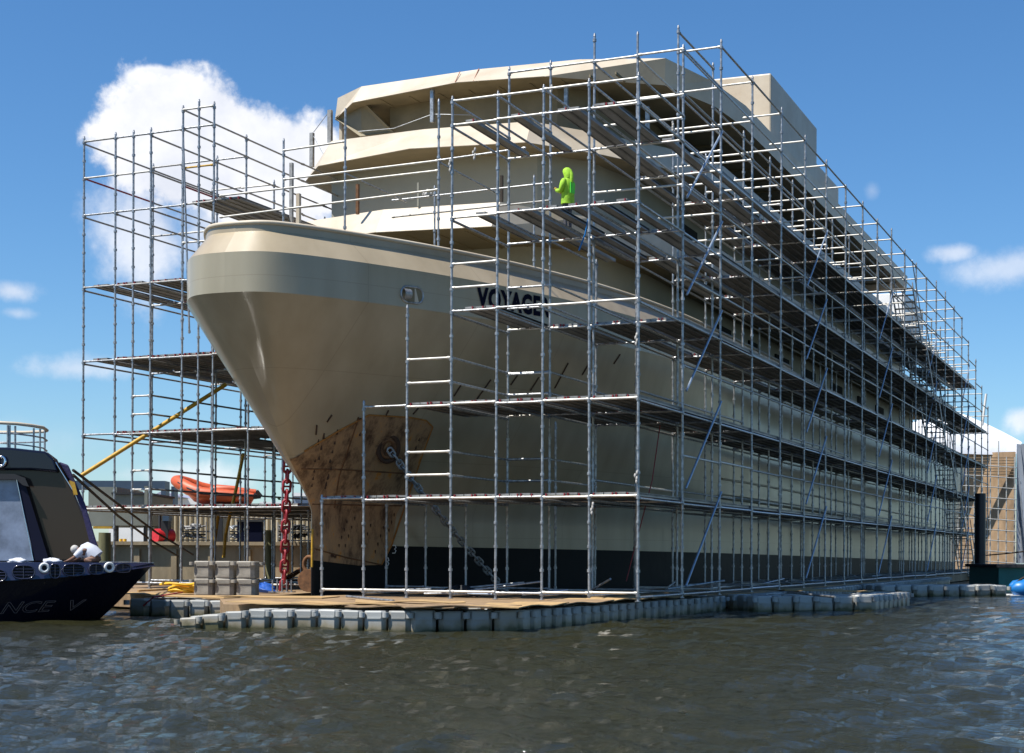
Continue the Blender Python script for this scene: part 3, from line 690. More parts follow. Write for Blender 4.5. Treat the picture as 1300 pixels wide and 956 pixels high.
# --- bow face: bays between column b and b+1, rows y=0 and y=3.03
top0 = {0:11.18,1:11.18,2:11.18,3:11.18,4:11.18,5:6.78,6:4.74,7:2.68}
top1 = {3:12.72,4:12.72,5:2.66,6:2.66,7:2.66}
top2 = {3:8.7,4:4.7,5:2.66}
bowdesc = ['bay of the port scaffold at its front corner, right of the name lettering','second bay from the front corner on the face of the port scaffold','bay in the middle of the port scaffold face, crossing the last letters of the name','bay of the port scaffold face crossing the first letters of the name','short bay of the port scaffold standing left of the tall ones below the mooring opening','low scaffold bay in front of the hanging anchor chain','lowest scaffold bay beside the black forefoot of the ship, one lift high']
decks0 = {4:{0:[0,2],1:[0,2],2:[1,2],3:[2]}, 5:{0:[0,1],1:[1,2],2:[1],3:[1]}}
nr_parts = 0
for b in range(7):
    B = Bay(bowdesc[b], (PX(b), 0, .5), 'scaffold bays along the port bow')
    B.pole(PX(b), 0, top0[b])
    if b == 6: B.pole(PX(7), 0, top0[7]); B.pole(PX(7), LB, 2.66)
    if b >= 3: B.pole(PX(b), LB, top1[b])
    if b in (3,4): B.pole(PX(b), 2*LB, top2[b])
    maxl = min(5, int((min(top0[b], top0[b+1])-Z0+.1)//2))
    if b == 4: maxl = 2
    for l in range(0, maxl+1):
        B.tube((PX(b+1),0,lev(l)), (PX(b),0,lev(l)), m='white_tube' if random.random()<.6 else 'galv')
    for l in range(0, int((top0[b]-Z0+.1)//2)+1):
        if l*2+Z0 > (top1.get(b, 20))+.1: continue
        B.tube((PX(b),0,lev(l)-.06), (PX(b),LB,lev(l)-.06), 'transom', m='galv')
    if b < 4:
        B.tube((PX(b+1),0,lev(5)+.5), (PX(b),0,lev(5)+.5), 'guard_rail', m='white_tube')
        B.tube((PX(b),0,lev(5)+.5), (PX(b),LB,lev(5)+.5), 'guard_rail', m='galv')
    if b == 3:
        for q in (.5,1.): B.tube((PX(4),0,lev(3)+q), (PX(3),0,lev(3)+q), 'guard_rail', m='white_tube')
        for l in range(0,6): B.tube((PX(4),0,lev(l)-.06), (PX(4),LB,lev(l)-.06), 'transom', m='galv')
        B.tube((PX(4),0,lev(5)+.5), (PX(4),LB,lev(5)+.5), 'guard_rail', m='galv')
    if b == 4:
        for l in (1,2):
            for q in (.5,1.):
                B.tube((PX(5),0,lev(l)+q), (PX(4),0,lev(l)+q), 'guard_rail', m='white_tube'); B.tube((PX(4),0,lev(l)+q), (PX(4),LB,lev(l)+q), 'guard_rail', m='galv')
    # row y = 3.03
    if 2 < b+1:
        m1 = min(top1.get(b, 12.7), top1.get(b+1, 12.7))
        for l in range(0, 7):
            if lev(l) < m1+.05 and b >= 2: B.tube((PX(b+1),LB,lev(l)), (PX(b),LB,lev(l)), m='white_tube' if random.random()<.5 else 'galv')
        if b in (3,):
            for l in (1,2):
                for q in (.5,1.): B.tube((PX(b+1),LB,lev(l)+q), (PX(b),LB,lev(l)+q), 'guard_rail', m='galv')
    if b in (2,3):
        for l in (1,2,3):
            for q in (.5,1.):
                if l*2+Z0+q < 8: B.tube((PX(3),LB,lev(l)+q) if b == 2 else (PX(4),LB,lev(l)+q), (PX(3),2*LB,lev(l)+q) if b==2 else (PX(3),LB,lev(l)+q), 'guard_rail', m='galv')
    for l in (1,2,3):
        if l*2+Z0 > min(top0[b], top0[b+1])+.1: continue
        if (l == 3 and b != 3) or (l == 2 and b == 5): continue
        B.deck(PX(b+1), 0, lev(l), ALL if l < 3 else (1,2,3))
    if b in decks0[4]: B.deck(PX(b+1), 0, lev(4), decks0[4][b])
    if b in decks0[5]: B.deck(PX(b+1), 0, lev(5), decks0[5][b])
    if b in (2,3):
        for l in (1,2): 
            if b == 2 or l == 1: B.deck(PX(b+1), LB, lev(l), ALL)
        B.tube((PX(b+1),2*LB,lev(1)), (PX(b),2*LB,lev(1)), m='galv'); B.tube((PX(b),LB,lev(1)), (PX(b),2*LB,lev(1)), 'transom', m='galv')
        if b == 2:
            B.tube((PX(3),2*LB,lev(2)), (PX(2),2*LB,lev(2)), m='galv'); B.tube((PX(3),2*LB,lev(3)), (PX(2),2*LB,lev(3)), m='galv')
            for l in (2,3,4): B.tube((PX(3),LB,lev(l)), (PX(3),2*LB,lev(l)), 'transom', m='galv')
            B.deck(PX(3), LB, lev(3), (0,1,2)); B.deck(PX(3), LB, lev(4), (1,3))
# --- port side: bays between rows j and j+1
NJ = 20
for j in range(1, NJ+1):
    lab = ('%s bay behind the front corner along the port side scaffold' % ordn[j-1]) if j < 10 else ('%s bay back along the port side scaffold, counted from its front corner' % ordn[j-1])
    B = Bay(lab, (0, PY(j), .5), 'scaffold bays along the port side')
    rows = [j] + ([NJ+1] if j == NJ else [])
    for r_ in rows:
        t0 = 12.68 if r_ == 1 else 13.74; t1 = 13.1 if r_ == 1 else (14.2 if r_ in (2,3) else 13.2); t2 = 13.2 if r_ == 1 else 12.7
        if r_ > 17: t0 = 13.74-(r_-17)*.9; t1 = t0; t2 = t0-.5
        if r_ > 6: t0 += random.choice([0,0,0,.25,-.1])
        B.pole(PX(0), PY(r_), t0); B.pole(PX(1), PY(r_), t1); B.pole(PX(2), PY(r_), t2)
        if r_ == 3: B.pole(PX(3), PY(3), 2.66)
        tl = t0
        zz = [lev(l) for l in range(7)]+[lev(4)+1, lev(5)+1., lev(5)+.5]
        if r_ > 1: zz += [lev(6)+1]
        for z in zz:
            if z > tl+.02: continue
            B.tube((PX(1),PY(r_),z), (PX(0),PY(r_),z), 'transom', m='white_tube' if z > 9 else None)
            if z <= 12.7: B.tube((PX(2),PY(r_),z), (PX(1),PY(r_),z), 'transom', m='white_tube' if z > 9 else None)
    drop = max(0, (j-16))*.9
    for l in range(7):
        for k in (0,1,2):
            if lev(l) > 12.8-drop+.1: continue
            B.tube((PX(k),PY(j),lev(l)-.06), (PX(k),PY(j+1),lev(l)-.06), m=None if k else random.choice(['galv','brace']))
    for z in (lev(1)+1., lev(2)+1.,lev(3)+1.,lev(4)+1.,lev(5)+1.):
        if z > 12.7-drop: continue
        B.tube((PX(0 if z > 3 else 2),PY(j),z), (PX(0 if z > 3 else 2),PY(j+1),z), 'guard_rail')
        if random.random() < .85: B.tube((PX(2),PY(j),z-.5), (PX(2),PY(j+1),z-.5), 'guard_rail')
    for z in (lev(2)+.5,lev(3)+.5,lev(4)+.5,lev(5)+.5):
        if z < 12.7-drop and random.random() < .6: B.tube((PX(1),PY(j),z), (PX(1),PY(j+1),z), 'guard_rail')
    if j > 1: B.tube((0,PY(j),13.62-drop), (0,PY(j+1),13.62-max(0,(j+1-17))*.9 if j > 15 else 13.62), 'guard_rail', m='galv2')
    if 2 <= j < 16: B.tube((PX(1),PY(j),14.1 if j == 2 else 13.1), (PX(1),PY(j+1),14.1 if j == 2 else 13.1), 'guard_rail', m='galv2')
    for l in (1,2,3,4,5):
        if lev(l) > 12.7-drop: continue
        s0 = ALL; s1 = ALL
        if l == 4 and j == 1: s0, s1 = (1,2), (0,2)
        if l == 5 and j == 1: s0, s1 = (2,), (1,2)
        if l == 4 and j == 2: s0, s1 = (0,2,3), (1,2)
        if l == 5 and j == 2: s0, s1 = (1,3), (0,2)
        if l == 5 and j == 3: s0 = (0,1,3)
        if l >= 3 and random.random() < .25: s1 = (0,1,3)
        B.deck(PX(1), PY(j), lev(l), s0); B.deck(PX(2), PY(j), lev(l), s1)
    if j == 1:
        B.tube((0,PY(1),lev(6)), (0,PY(2),lev(6)), 'guard_rail', m='galv')
    if j % 4 == 1:
        for q in range(5):
            za = .75+2.15*q; B.tube((.05, PY(j)+.1, za), (.05, PY(j+1)-.05, za+2.2), 'brace', m='brace')
# --- starboard scaffold (left in the photo)
SX = [-17.3,-16.24,-15.08,-14.07,-13.1,-12.0,-10.96,-9.95]
SY = lambda j: 4.05+LB*j
st0 = [12.72,12.72,12.72,13.2,13.2,6.7,4.7,2.68]
for j in range(0, 14):
    lab = 'front bay of the starboard scaffold, left of the bow' if j == 0 else '%s bay behind the front of the starboard scaffold' % ordn[j-1]
    B = Bay(lab, (SX[0], SY(j), .5), 'scaffold bays along the starboard side')
    cols = {0:range(8), 1:range(6), 2:range(5), 3:range(4)}.get(j, range(3))
    for k in cols:
        if j == 0: t = st0[k]
        elif j == 1: t = {0:12.7,1:12.7,2:12.7,3:13.2,4:4.7,5:2.66}[k]
        elif j == 2: t = {0:12.7,1:11.6,2:12.7,3:4.7,4:2.66}[k]
        else: t = {0:12.7,1:11.6,2:12.2,3:2.66}[k]
        B.pole(SX[k], SY(j), t)
    if j == 0:
        inst('inclined_tube', tube_mesh(Vector((.25,0,5.5))), B.o, Vector((-13.8,4.0,7.2))-B.loc, (0,R(-5),0)); B.pole(-15.66, SY(0), 12.72); B.pole(-13.55, SY(0), 13.3)
    mc = {0:7,1:5,2:4,3:3}.get(j, 2)
    for l in range(7):
        for k in range(mc):
            tk = (st0[min(k+1,7)] if j == 0 else (12.7 if k+1 <= 2 else (4.7 if k+1 <= 3 and j<3 else 2.66)))
            if j == 1 and k+1 == 3: tk = 13
            if lev(l) <= tk+.05: B.tube((SX[k],SY(j),lev(l)), (SX[k+1],SY(j),lev(l)))
        for k in (0,1,2):
            if k == 1 and l == 6: continue
            B.tube((SX[k],SY(j),lev(l)-.06), (SX[k],SY(j+1),lev(l)-.06), 'transom', m='galv2')
    B.tube((SX[0],SY(j),lev(5)+1), (SX[0],SY(j+1),lev(5)+1), 'guard_rail', m='red' if j == 0 else 'galv2')
    B.tube((SX[2],SY(j),lev(5)+1), (SX[2],SY(j+1),lev(5)+1), 'guard_rail', m='galv2')
    if j == 0:
        B.tube((SX[0],SY(0),lev(5)+1), (SX[1],SY(0),lev(5)+1), 'guard_rail', m='white_tube'); B.tube((SX[1],SY(0),lev(5)+1), (SX[2],SY(0),lev(5)+1), 'guard_rail', m='white_tube')
        B.tube((SX[3],SY(0),13.12), (SX[4],SY(0),13.12), 'guard_rail', m='white_tube'); B.tube((SX[3],SY(0),11.6), (SX[4],SY(0),11.6), 'guard_rail', m='yellow')
        B.tube((SX[3],SY(0),9.6), (SX[4],SY(0),9.6), 'guard_rail', m='white_tube')
    if j < 3:
        B.tube((SX[3],SY(j),13.12), (SX[3],SY(j+1),13.12), 'guard_rail', m='galv2'); B.tube((SX[3],SY(j),12.62), (SX[3],SY(j+1),12.62), 'guard_rail', m='galv2')
        B.tube((SX[3],SY(j),11.6), (SX[3],SY(j+1),11.6), 'guard_rail', m='galv2'); B.tube((SX[3],SY(j),11.1), (SX[3],SY(j+1),11.1), 'guard_rail', m='red')
    for l, q in ((1,.5),(1,1.),(2,.5),(2,1.)):
        B.tube((SX[2],SY(j),lev(l)+q), (SX[2],SY(j+1),lev(l)+q), 'guard_rail', m='galv2')
        if j == 0:
            B.tube((SX[1]+.6,SY(0),lev(l)+q), (SX[2],SY(0),lev(l)+q), 'guard_rail', m='white_tube')
    for l in (1,2,3,4,5):
        for k in range(max(mc, 5 if j < 3 else 0)):
            if l == 5 and j < 3 and k in (3,4): B.deck(SX[k], SY(j), 10.62, (1,2,3) if k == 3 else ((0,1,2) if j < 2 else (0,1)), wd=SX[k+1]-SX[k]); continue
            if l == 4 and j < 3 and k < 3: B.deck(SX[k], SY(j), 8.62, (1,2) if k == 0 else (0,1,2) if k == 1 else ALL, wd=SX[k+1]-SX[k]); continue
            if l >= 4: continue
            tk = (st0[min(k+1,7)] if j == 0 else (12.7 if k+1 <= 2 else (4.7 if k+1 <= 3 and j < 3 else 2.66)))
            if k >= mc or (lev(l) > tk and l < 5): continue
            if l == 2 and k == 0: continue
            if l == 3 and k == 0: B.deck(SX[k], SY(j), lev(l), (1,2), wd=SX[k+1]-SX[k]); continue
            B.deck(SX[k], SY(j), lev(l), ALL if l < 5 else (1,2,3), wd=SX[k+1]-SX[k])
# --- rails across the foredeck
B = Bay('light tube rail frame standing across the foredeck in front of the deckhouse', (-9.16, 4.05, 8.0), 'foredeck rails'); del B.o['group']; B.o.name = 'foredeck_rail'; B.o['category'] = 'railing'
for x, t, zb in ((-9.16,12.57,8.5),(-6.54,12.5,8.5),(-10.96,12.0,8.5)): B.pole(x, 4.05, t, zb)
for (xa, za, xb, zb_, m) in ((-12.9,10.75,-6.54,10.8,'white_tube'),(-10.96,11.0,-6.54,11.05,'white_tube'),(-12.9,10.2,-6.54,10.35,'white_tube'),(-6.54,11.05,PX(4),11.12,'galv'),(-11.0,11.75,-9.16,11.8,'white_tube')):
    B.tube((xa,4.05,za), (xb,4.05,zb_), m=m)
for x in (-9.16,-6.54): B.tube((x,4.05,11.0), (x,7.4,11.0), 'transom', m='galv')
B.tube((-9.6,7.4,11.05), (-4.9,7.4,11.1), m='galv'); B.tube((-9.6,7.4,10.6), (-4.9,7.4,10.65), m='galv2')
B.pole(-8.3,7.4,11.3,8.5); B.pole(-5.4,7.4,11.3,8.5); 
mb = MB(); 
for i in range(6): mb.sphere((-8.5+random.uniform(-.1,.1),7.3+random.uniform(-.1,.1),11.15+random.uniform(-.06,.06)), .05, .04, .04, 6, 4)
mb.build('rag', M['rag'], B.o, loc=-B.loc)
# --- stair flights near the stern
for i in range(6):
    ya = 33.2+3.9*i; za = 12.3-2*i
    if za < 1: break
    t = thing('scaffold_stair', '%s flight from the top of the steel stair in the far port scaffold' % ordn[i], 'stair', (-.1, ya, za-2), 0, 'stair flights on the port scaffold')
    L0_ = Vector((0,0,2.)); L1_ = Vector((0,2.6,0.))
    for x in (-.42,.42):
        mb = MB(); mb.loft([[L0_+Vector((x,0,-.12)), L0_+Vector((x,0,.12)), L0_+Vector((x+.03,0,.12)), L0_+Vector((x+.03,0,-.12))], [L1_+Vector((x,0,-.12)), L1_+Vector((x,0,.12)), L1_+Vector((x+.03,0,.12)), L1_+Vector((x+.03,0,-.12))]], closed=True, cap=True)
        mb.build('stringer', M['galv2'], t)
        MB().tube(L0_+Vector((x,0,1)), L1_+Vector((x,0,1)), .022, 6).build('handrail', M['brace'], t)
    for q in range(9):
        P = L0_+(L1_-L0_)*((q+.5)/9); MB().box(P, (.82,.22,.035)).build('tread', M['plank'], t)
    MB().box((0, 2.6+.6, 0), (.9,1.2,.05)).build('landing', M['plank'], t)

# ------------------------------------------------------------------ floating docks
def float_mesh():
    mb = MB(); a = .245; c_ = .095
    # chamfered block with recessed corner lugs
    oct_ = [(-a+c_,-a+.02),(a-c_,-a+.02),(a-.02,-a+c_),(a-.02,a-c_),(a-c_,a-.02),(-a+c_,a-.02),(-a+.02,a-c_),(-a+.02,-a+c_)]
    z0, z1 = -.16, .40
    s_in = [(x*.93, y*.93) for x, y in oct_]
    mb.loft([[(x*.96,y*.96,z0) for x,y in oct_], [(x,y,z0+.05) for x,y in oct_], [(x,y,z1-.17) for x,y in oct_], [(x*1.0,y*1.0,z1-.12) for x,y in oct_], [(x,y,z1-.03) for x,y in oct_], [(x,y,z1) for x,y in s_in]], closed=True, cap=True)
    mb.box((0,-a+.012,z1-.15),(.28,.02,.028)); mb.box((a-.012,0,z1-.15),(.02,.28,.028))
    for sx, sy in ((1,-1),(-1,-1),(1,1)): mb.tube((sx*(a-.0),sy*(a-.0),z1-.13),(sx*a,sy*a,z1-.03),.065,8)
    return mb.mesh('float_cube', M['float'])
FM = float_mesh()
# square-shouldered variant is produced by the same mesh turned a quarter
def dock(label, segs, top=.42):
    """segs: (start, end, cubes, rows) along the outer edge, seen from outside left to right; rows go inboard"""
    t = thing('floating_dock', label, 'dock', (segs[0][0][0], segs[0][0][1], 0))
    for si, (P, Q, n, rows, tl) in enumerate(segs):
        P = Vector((P[0],P[1],0)); Q = Vector((Q[0],Q[1],0)); e1 = (Q-P).normalized(); e2 = Vector((-e1.y, e1.x, 0)); sz_ = (Q-P).length/n; k_ = sz_/.5
        for i in range(n):
            for j in range(rows):
                dz = random.gauss(0, .006) - (.05*(3-i) if tl and i < 3 else 0)
                p = P+e1*sz_*(i+.5)+e2*sz_*(j+.5); p.z = top-.40*k_+dz
                o = inst('float_cube', FM, t, p-t.location, (random.gauss(0,.012), random.gauss(0,.012)-(.05 if tl and i < 3 else 0), math.atan2(e1.y,e1.x))); o.scale = (k_,k_,k_)
    return t
WL = .07
wp_ = lambda px, py: at(px, py, z=WL)
A0, A1, A2 = Vector((-6.55,-6.55,0)), Vector((-2.26,-5.72,0)), Vector((-.62,-4.55,0))
dock('long grey pontoon of plastic cubes in the foreground, edged with plywood sheets', [(A0,A1,10,3,True),(A1,A2,4,3,False),(A2,Vector((-.02,6.9,0)),25,2,False)])
B0 = at(160,780.5,z=WL); B1 = at(214,781.5,z=WL); B2 = at(212,783.5,z=WL); B3 = at(420,784.5,z=WL)
dock('grey cube pontoon farther back at left, beside the dark yacht', [(B0,B1,2,3,False),(B2,B3,8,3,False)])
C0 = camf = at(958,776,d=36.6); C1 = at(1112,774,d=37.6); C2 = at(1157,771,d=41.4)
dock('short block of grey pontoon cubes projecting from the port side scaffold', [(C0,C1,6,3,False),(C1,C2,8,2,False)], .44)
dock('far grey cube pontoon at right near the black piling', [(at(1120,759,d=50.2),at(1281,757,d=51.5),8,3,False)], .44)
dock('line of dark pontoon cubes under the feet of the port side scaffold', [((.35,8.2,0),(.35,45,0),76,1,False)], .42)
# low deck carrying scaffolds: thin raft under the whole assembly
def slab(name, poly, z0, z1, m, label, cat):
    o = MB().prism(poly, z0, z1).build(name, m); tag(o, label, cat); return o
slab('work_raft', [(-8.6,-2.2),(-6.4,-5.3),(-2.55,-4.6),(-1.5,-3.8),(-.8,6.8),(-.1,8),(-.1,66),(-2.6,66),(-2.6,20),(-8.2,-.5)], .12, .46, M['ply2'], 'long dark raft carrying the port scaffold along the ship', 'raft')
slab('work_raft', [(-19.5,3.2),(-12.4,.2),(-9.3,-.9),(-9.0,1.0),(-9.6,3.6),(-14.7,16),(-14.7,50),(-18.3,50),(-18.3,6)], .12, .46, M['ply2'], 'raft carrying the starboard scaffold left of the bow', 'raft')
# plywood sheets lying on the pontoon
rp = random.Random(5)
sheets = []
def along(P, Q, f, off): 
    e = (Q-P).normalized(); return P+(Q-P)*f+Vector((-e.y,e.x,0))*off, math.atan2(e.y,e.x)
SQ = Vector((-.02,6.9,0))
for (P, Q, f, off, lx, ly, da, z) in ((A0,A1,.40,1.15,2.2,1.0,-.10,.47),(A0,A1,.72,.95,2.3,1.0,.03,.478),(A0,A1,.95,.62,2.0,1.1,.0,.455),(A1,A2,.45,.42,2.1,1.15,.05,.468),(A2,SQ,.06,.44,2.3,1.1,.03,.462),(A2,SQ,.25,.48,2.3,1.1,-.03,.455),(A2,SQ,.45,.47,2.4,1.1,.02,.463),(A2,SQ,.65,.50,2.3,1.1,-.02,.456),(A2,SQ,.86,.52,2.3,1.1,.02,.462),(A1,A2,.1,1.35,2.0,.8,-.12,.51)):
    p, a = along(P,Q,f,off); sheets.append((p.x,p.y,lx,ly,a+da,z))
slab_lab = ['slanting plywood sheet at the left end of the front pontoon','pale plywood sheet lying left on the front pontoon','bright plywood sheet at the front edge of the pontoon','plywood sheet at the near right corner of the pontoon','first plywood sheet along the side of the pontoon from the near corner','second plywood sheet along the side of the pontoon','third plywood sheet along the side of the pontoon, by the corner pole','fourth plywood sheet along the side of the pontoon','last plywood sheet at the far end of the pontoon side','raised plywood sheet lapping over the front ones']
for (u, v, lx, ly, a, z), lb in zip(sheets, slab_lab):
    n = 8; rows = []
    for i in range(n+1):
        x = -lx/2+lx*i/n; rows.append([(x, -ly/2, .018*math.sin(i*1.1+u)), (x, ly/2, .018*math.sin(i*1.3+v)), (x, ly/2, .018*math.sin(i*1.3+v)+.018), (x, -ly/2, .018*math.sin(i*1.1+u)+.018)])
    o = MB().loft(rows, closed=True, cap=True).build('plywood_sheet', M['ply'] if rp.random() < .75 else M['ply2'], None, (u, v, z+.03)); o.rotation_euler = (0,0,a)
    tag(o, lb, 'plywood sheet', 'plywood sheets on the pontoons')
for (x, y, lx, ly, a, lb) in ((1.5,11.6,2.2,1.1,.05,'plywood sheet on the short projecting pontoon'),(0.4,12.9,2.2,1.0,-.1,'dark plywood sheet behind the short projecting pontoon'),(-7.9,-1.0,2.4,1.2,.2,'plywood sheet on the raft just left of the forefoot'),(-9.6,-1.6,2.4,.9,-.15,'plywood sheet on the back pontoon in front of the stacked floats'),(-11.9,-.2,2.3,.9,-.2,'plywood sheet at the far left of the back pontoon')):
    o = MB().box((0,0,0),(lx,ly,.02)).build('plywood_sheet', M['ply'], None, (x,y,.475)); o.rotation_euler = (0,0,a); tag(o, lb, 'plywood sheet', 'plywood sheets on the pontoons')

# spare floats stacked left
lbs = ['lower left spare pontoon float in the stack','lower middle spare pontoon float in the stack','lower right spare pontoon float in the stack','top left spare pontoon float in the stack','top middle spare pontoon float in the stack','top right spare pontoon float in the stack']
M['float2'] = mat('stained_float_plastic', (.36,.33,.28), .6, var=.45, vscale=2.5, stretch=(1,1,2))
FM2 = FM.copy(); FM2.materials[0] = M['float2']
p0 = at(261,753,z=.5)
for i in range(6):
    q = i%3; o = inst('spare_float', FM2, None, (p0.x+.52*q, p0.y+.08*q, .56+.40*(i//3)), (0,0,R(12)+random.gauss(0,.05))); o.scale = (.98,.98,.7)
    tag(o, lbs[i], 'pontoon float', 'stack of spare pontoon floats')

# ------------------------------------------------------------------ chains
def chain(p0, p1, link, wire, sag=0., n=None):
    p0 = Vector(p0); p1 = Vector(p1); mb = MB(); D_ = (p1-p0).length; n = n or int(D_/(link*.72))
    for i in range(n):
        f = (i+.5)/n; P = p0.lerp(p1, f)+Vector((0,0,-sag*4*f*(1-f))); f2 = f+.01; P2 = p0.lerp(p1, f2)+Vector((0,0,-sag*4*f2*(1-f2))); d = (P2-P).normalized()
        u = d.orthogonal().normalized(); w = d.cross(u)
        if i % 2: u = w
        L_ = link/2-link*.28; r = link*.28
        ring = [P+d*(math.copysign(L_, math.sin(t))+r*math.sin(t))+u*(r*math.cos(t)) for t in np.linspace(.01, 2*math.pi+.01, 13)[:-1]]
        mb.path(ring, wire, 5, closed=True)
        mb.tube(P-u*r*.8, P+u*r*.8, wire*.7, 5)
    return mb
tag(chain(at(366,560,d=38.6), at(360,751,d=38.9), .34, .036).build('hanging_chain', M['red']), 'red stud link chain hanging to the raft left of the stem', 'chain')
hpw = hp+ax*.1
tag(chain(hpw, at(642,750,z=.5), .25, .028, .10).build('anchor_chain', M['chain']), 'grey anchor chain slanting from the hawse pipe down to the raft', 'chain')

# shackle and steel clump at the stem foot
cl = thing('steel_clump', 'rusty steel clump with a shackle at the foot of the stem', 'mooring gear', at(393,752,z=.5))
MB().tube((0,-.1,.28),(0,.12,.28),.27,16).build('weight', M['rustsolid'], cl)
MB().path([(.02+.15*math.cos(t),-.05,.66+.19*math.sin(t)) for t in np.linspace(-.9,4.2,12)], .045, 8).build('shackle', M['rustsolid'], cl)
tag(chain(at(383,722,z=.9), at(322,748,z=.52), .22, .025, .1).build('loose_chain', M['rustsolid']), 'rusty chain lying on the raft left of the stem', 'chain')

# screw jacks and loose gear
for i, px in enumerate((306,312,346,352,358,364,370)):
    p = at(px, 752 if i > 1 else 753, z=.49); j = thing('screw_jack', ['leftmost small screw jack standing on the pontoon','second small screw jack from the left','screw jack just right of the blue tarpaulin','second screw jack right of the blue tarpaulin','third screw jack right of the blue tarpaulin','fourth screw jack right of the blue tarpaulin','last screw jack before the steel clump'][i], 'screw jack', p, 0, 'screw jacks on the pontoon')
    MB().tube((0,0,0),(0,0,.3),.02,8).build('spindle', M['galv'], j); MB().box((0,0,.01),(.15,.15,.02)).build('base_plate', M['galv'], j)
def heap(name, c, rx_, ry_, rz_, m, label, cat, seed=1):
    rr = random.Random(seed); mb = MB(); rows = []
    n, k = 20, 7
    for i in range(k+1):
        t = math.pi/2*i/k; rows.append([(c[0]+rx_*math.cos(t)*math.cos(a)*(1+.22*math.sin(3*a+i*1.3+seed)), c[1]+ry_*math.cos(t)*math.sin(a)*(1+.2*math.cos(2*a+i)), c[2]+rz_*math.sin(t)*(1+.3*math.sin(5*a+i))+rr.uniform(-.01,.01)) for a in np.linspace(0,2*math.pi,n+1)[:-1]])
    mb.loft(rows, closed=True, smooth=True, cap=True); return tag(mb.build(name, m), label, cat)
heap('tarpaulin', at(332,752,z=.48), .42, .3, .2, M['bluetarp'], 'crumpled blue tarpaulin on the raft beside the stacked floats', 'tarpaulin', 2)
heap('tarpaulin', at(584,757,z=.48), .5, .35, .2, M['dark'], 'crumpled black tarpaulin at the feet of the bow scaffold', 'tarpaulin', 4)
mb = MB()
for i in range(7): 
    c0 = at(232+random.uniform(-10,12), 751, z=.5); mb.path([c0+Vector((.3*math.cos(t)*(1+.1*i), .25*math.sin(t), .03*i+.02*math.sin(3*t))) for t in np.linspace(0,6.28,16)[:-1]], .028, 6, closed=True)
tag(mb.build('coiled_hose', M['yellowhose']), 'yellow hose coiled on the back pontoon', 'hose')
# loose tubes on the raft
for i, (pa, pb, lb) in enumerate((((440,757),(500,763),'loose steel tube lying by the lowest scaffold bay'),((740,756),(775,735),'loose steel tube leaning near the front corner'),((1000,752),(1060,758),'loose steel tube on the short projecting pontoon'),((640,752),(700,750),'loose steel tube on the raft under the bow scaffold'),((255,746),(175,750),'loose timber batten on the back pontoon'))):
    a = at(*pa, z=.52); b = at(*pb, z=.52 if i != 1 else .9); tag(MB().tube(a, b, .026, 8).build('loose_tube', M['galv' if i < 4 else 'ply']), lb, 'tube')
rt = random.Random(11)
for i in range(16):
    y = rt.uniform(1, 30) if i < 10 else rt.uniform(.3, 4); x = rt.uniform(-1.9,-.2) if i < 10 else rt.uniform(-7,-1.5); L_ = rt.uniform(.8,2.4); a = rt.uniform(-.5,.5)+(math.pi/2 if i < 10 else 0)
    tag(MB().tube((x,y,.53+rt.uniform(0,.12)), (x+L_*math.cos(a), y+L_*math.sin(a), .53+rt.uniform(0,.3)), .025, 7).build('loose_tube', M['galv' if i%3 else 'brace']), 'loose scaffold tube among those strewn on the raft at the feet of the scaffold', 'tube', 'loose tubes strewn on the raft')
# ropes and slanting yellow strap
def rope(name, pts, r, m, label, cat='rope'): return tag(MB().path(pts, r, 6).build(name, m), label, cat)
rope('tie_pole', [at(103,604,d=40), at(200,543,d=41), at(246,514,d=41.5), at(287,488,d=42)], .055, M['yellow'], 'yellow slanting pole crossing the starboard scaffold', 'pole')
rope('mooring_rope', [at(93,597,d=30), at(150,640,d=36), at(200,677,d=42), at(245,704,d=48)], .03, M['darkrope'], 'upper dark mooring rope running from the yacht to the quay')
rope('mooring_rope', [at(93,603,d=30), at(150,655,d=36), at(195,688,d=42), at(226,706,d=47)], .03, M['darkrope'], 'lower dark mooring rope running from the yacht to the quay')
rope('yellow_strap', [at(309,576,d=44), at(300,620,d=44.5), at(286,680,d=45), at(284,708,d=45)], .05, M['yellow'], 'longer yellow strap hanging behind the starboard scaffold', 'strap')
rope('yellow_strap', [at(277,655,d=45), at(272,690,d=45), at(270,708,d=45)], .05, M['yellow'], 'shorter yellow strap hanging beside the orange boat', 'strap')
rope('red_rope', [at(182,769,z=.3), at(195,758,z=.49), at(232,752,z=.5)], .018, M['red'], 'thin red rope on the back pontoon')
rope('hanging_line', [at(838,540,y=5.6), at(828,610,y=5.2), at(795,738,y=4.6)], .014, M['red'], 'thin red line hanging beside the hull near the front corner')
rope('blue_rope', [at(747,277,y=1.2), at(743,297,y=1.2), at(735,318,y=1.2)], .02, M['bluepl'], 'short blue rope hanging below the planks beside the worker')
rope('mooring_line', [at(1252,705,d=80), at(1275,703,d=70), at(1310,699,d=60)], .03, M['darkrope'], 'dark mooring line leading right from the black piling')
# rags tied on scaffold
for i, (px, py, yy) in enumerate(((699,110,3.0),(855,155,3.1),(571,205,0),(602,190,0),(808,425,0),(752,640,0),(808,600,0))):
    p = at(px, py, y=yy-.06); mb = MB()
    for k in range(4): mb.sphere(p+Vector((random.uniform(-.03,.03),0,-.06*k)), .028, .02, .05, 6, 4)
    tag(mb.build('tied_rag', M['rag']), ['pale rag tied near the top of the inner bow poles','pale rag hanging from the tall pole right of the front corner','small rag on the rail beside the left bow pole','small rag on the second bow pole','rag wrapped on the corner pole at mid height','rag wrapped low on the pole next to the corner','rag wrapped low on the corner pole'][i], 'rag', 'rags tied to the scaffold')

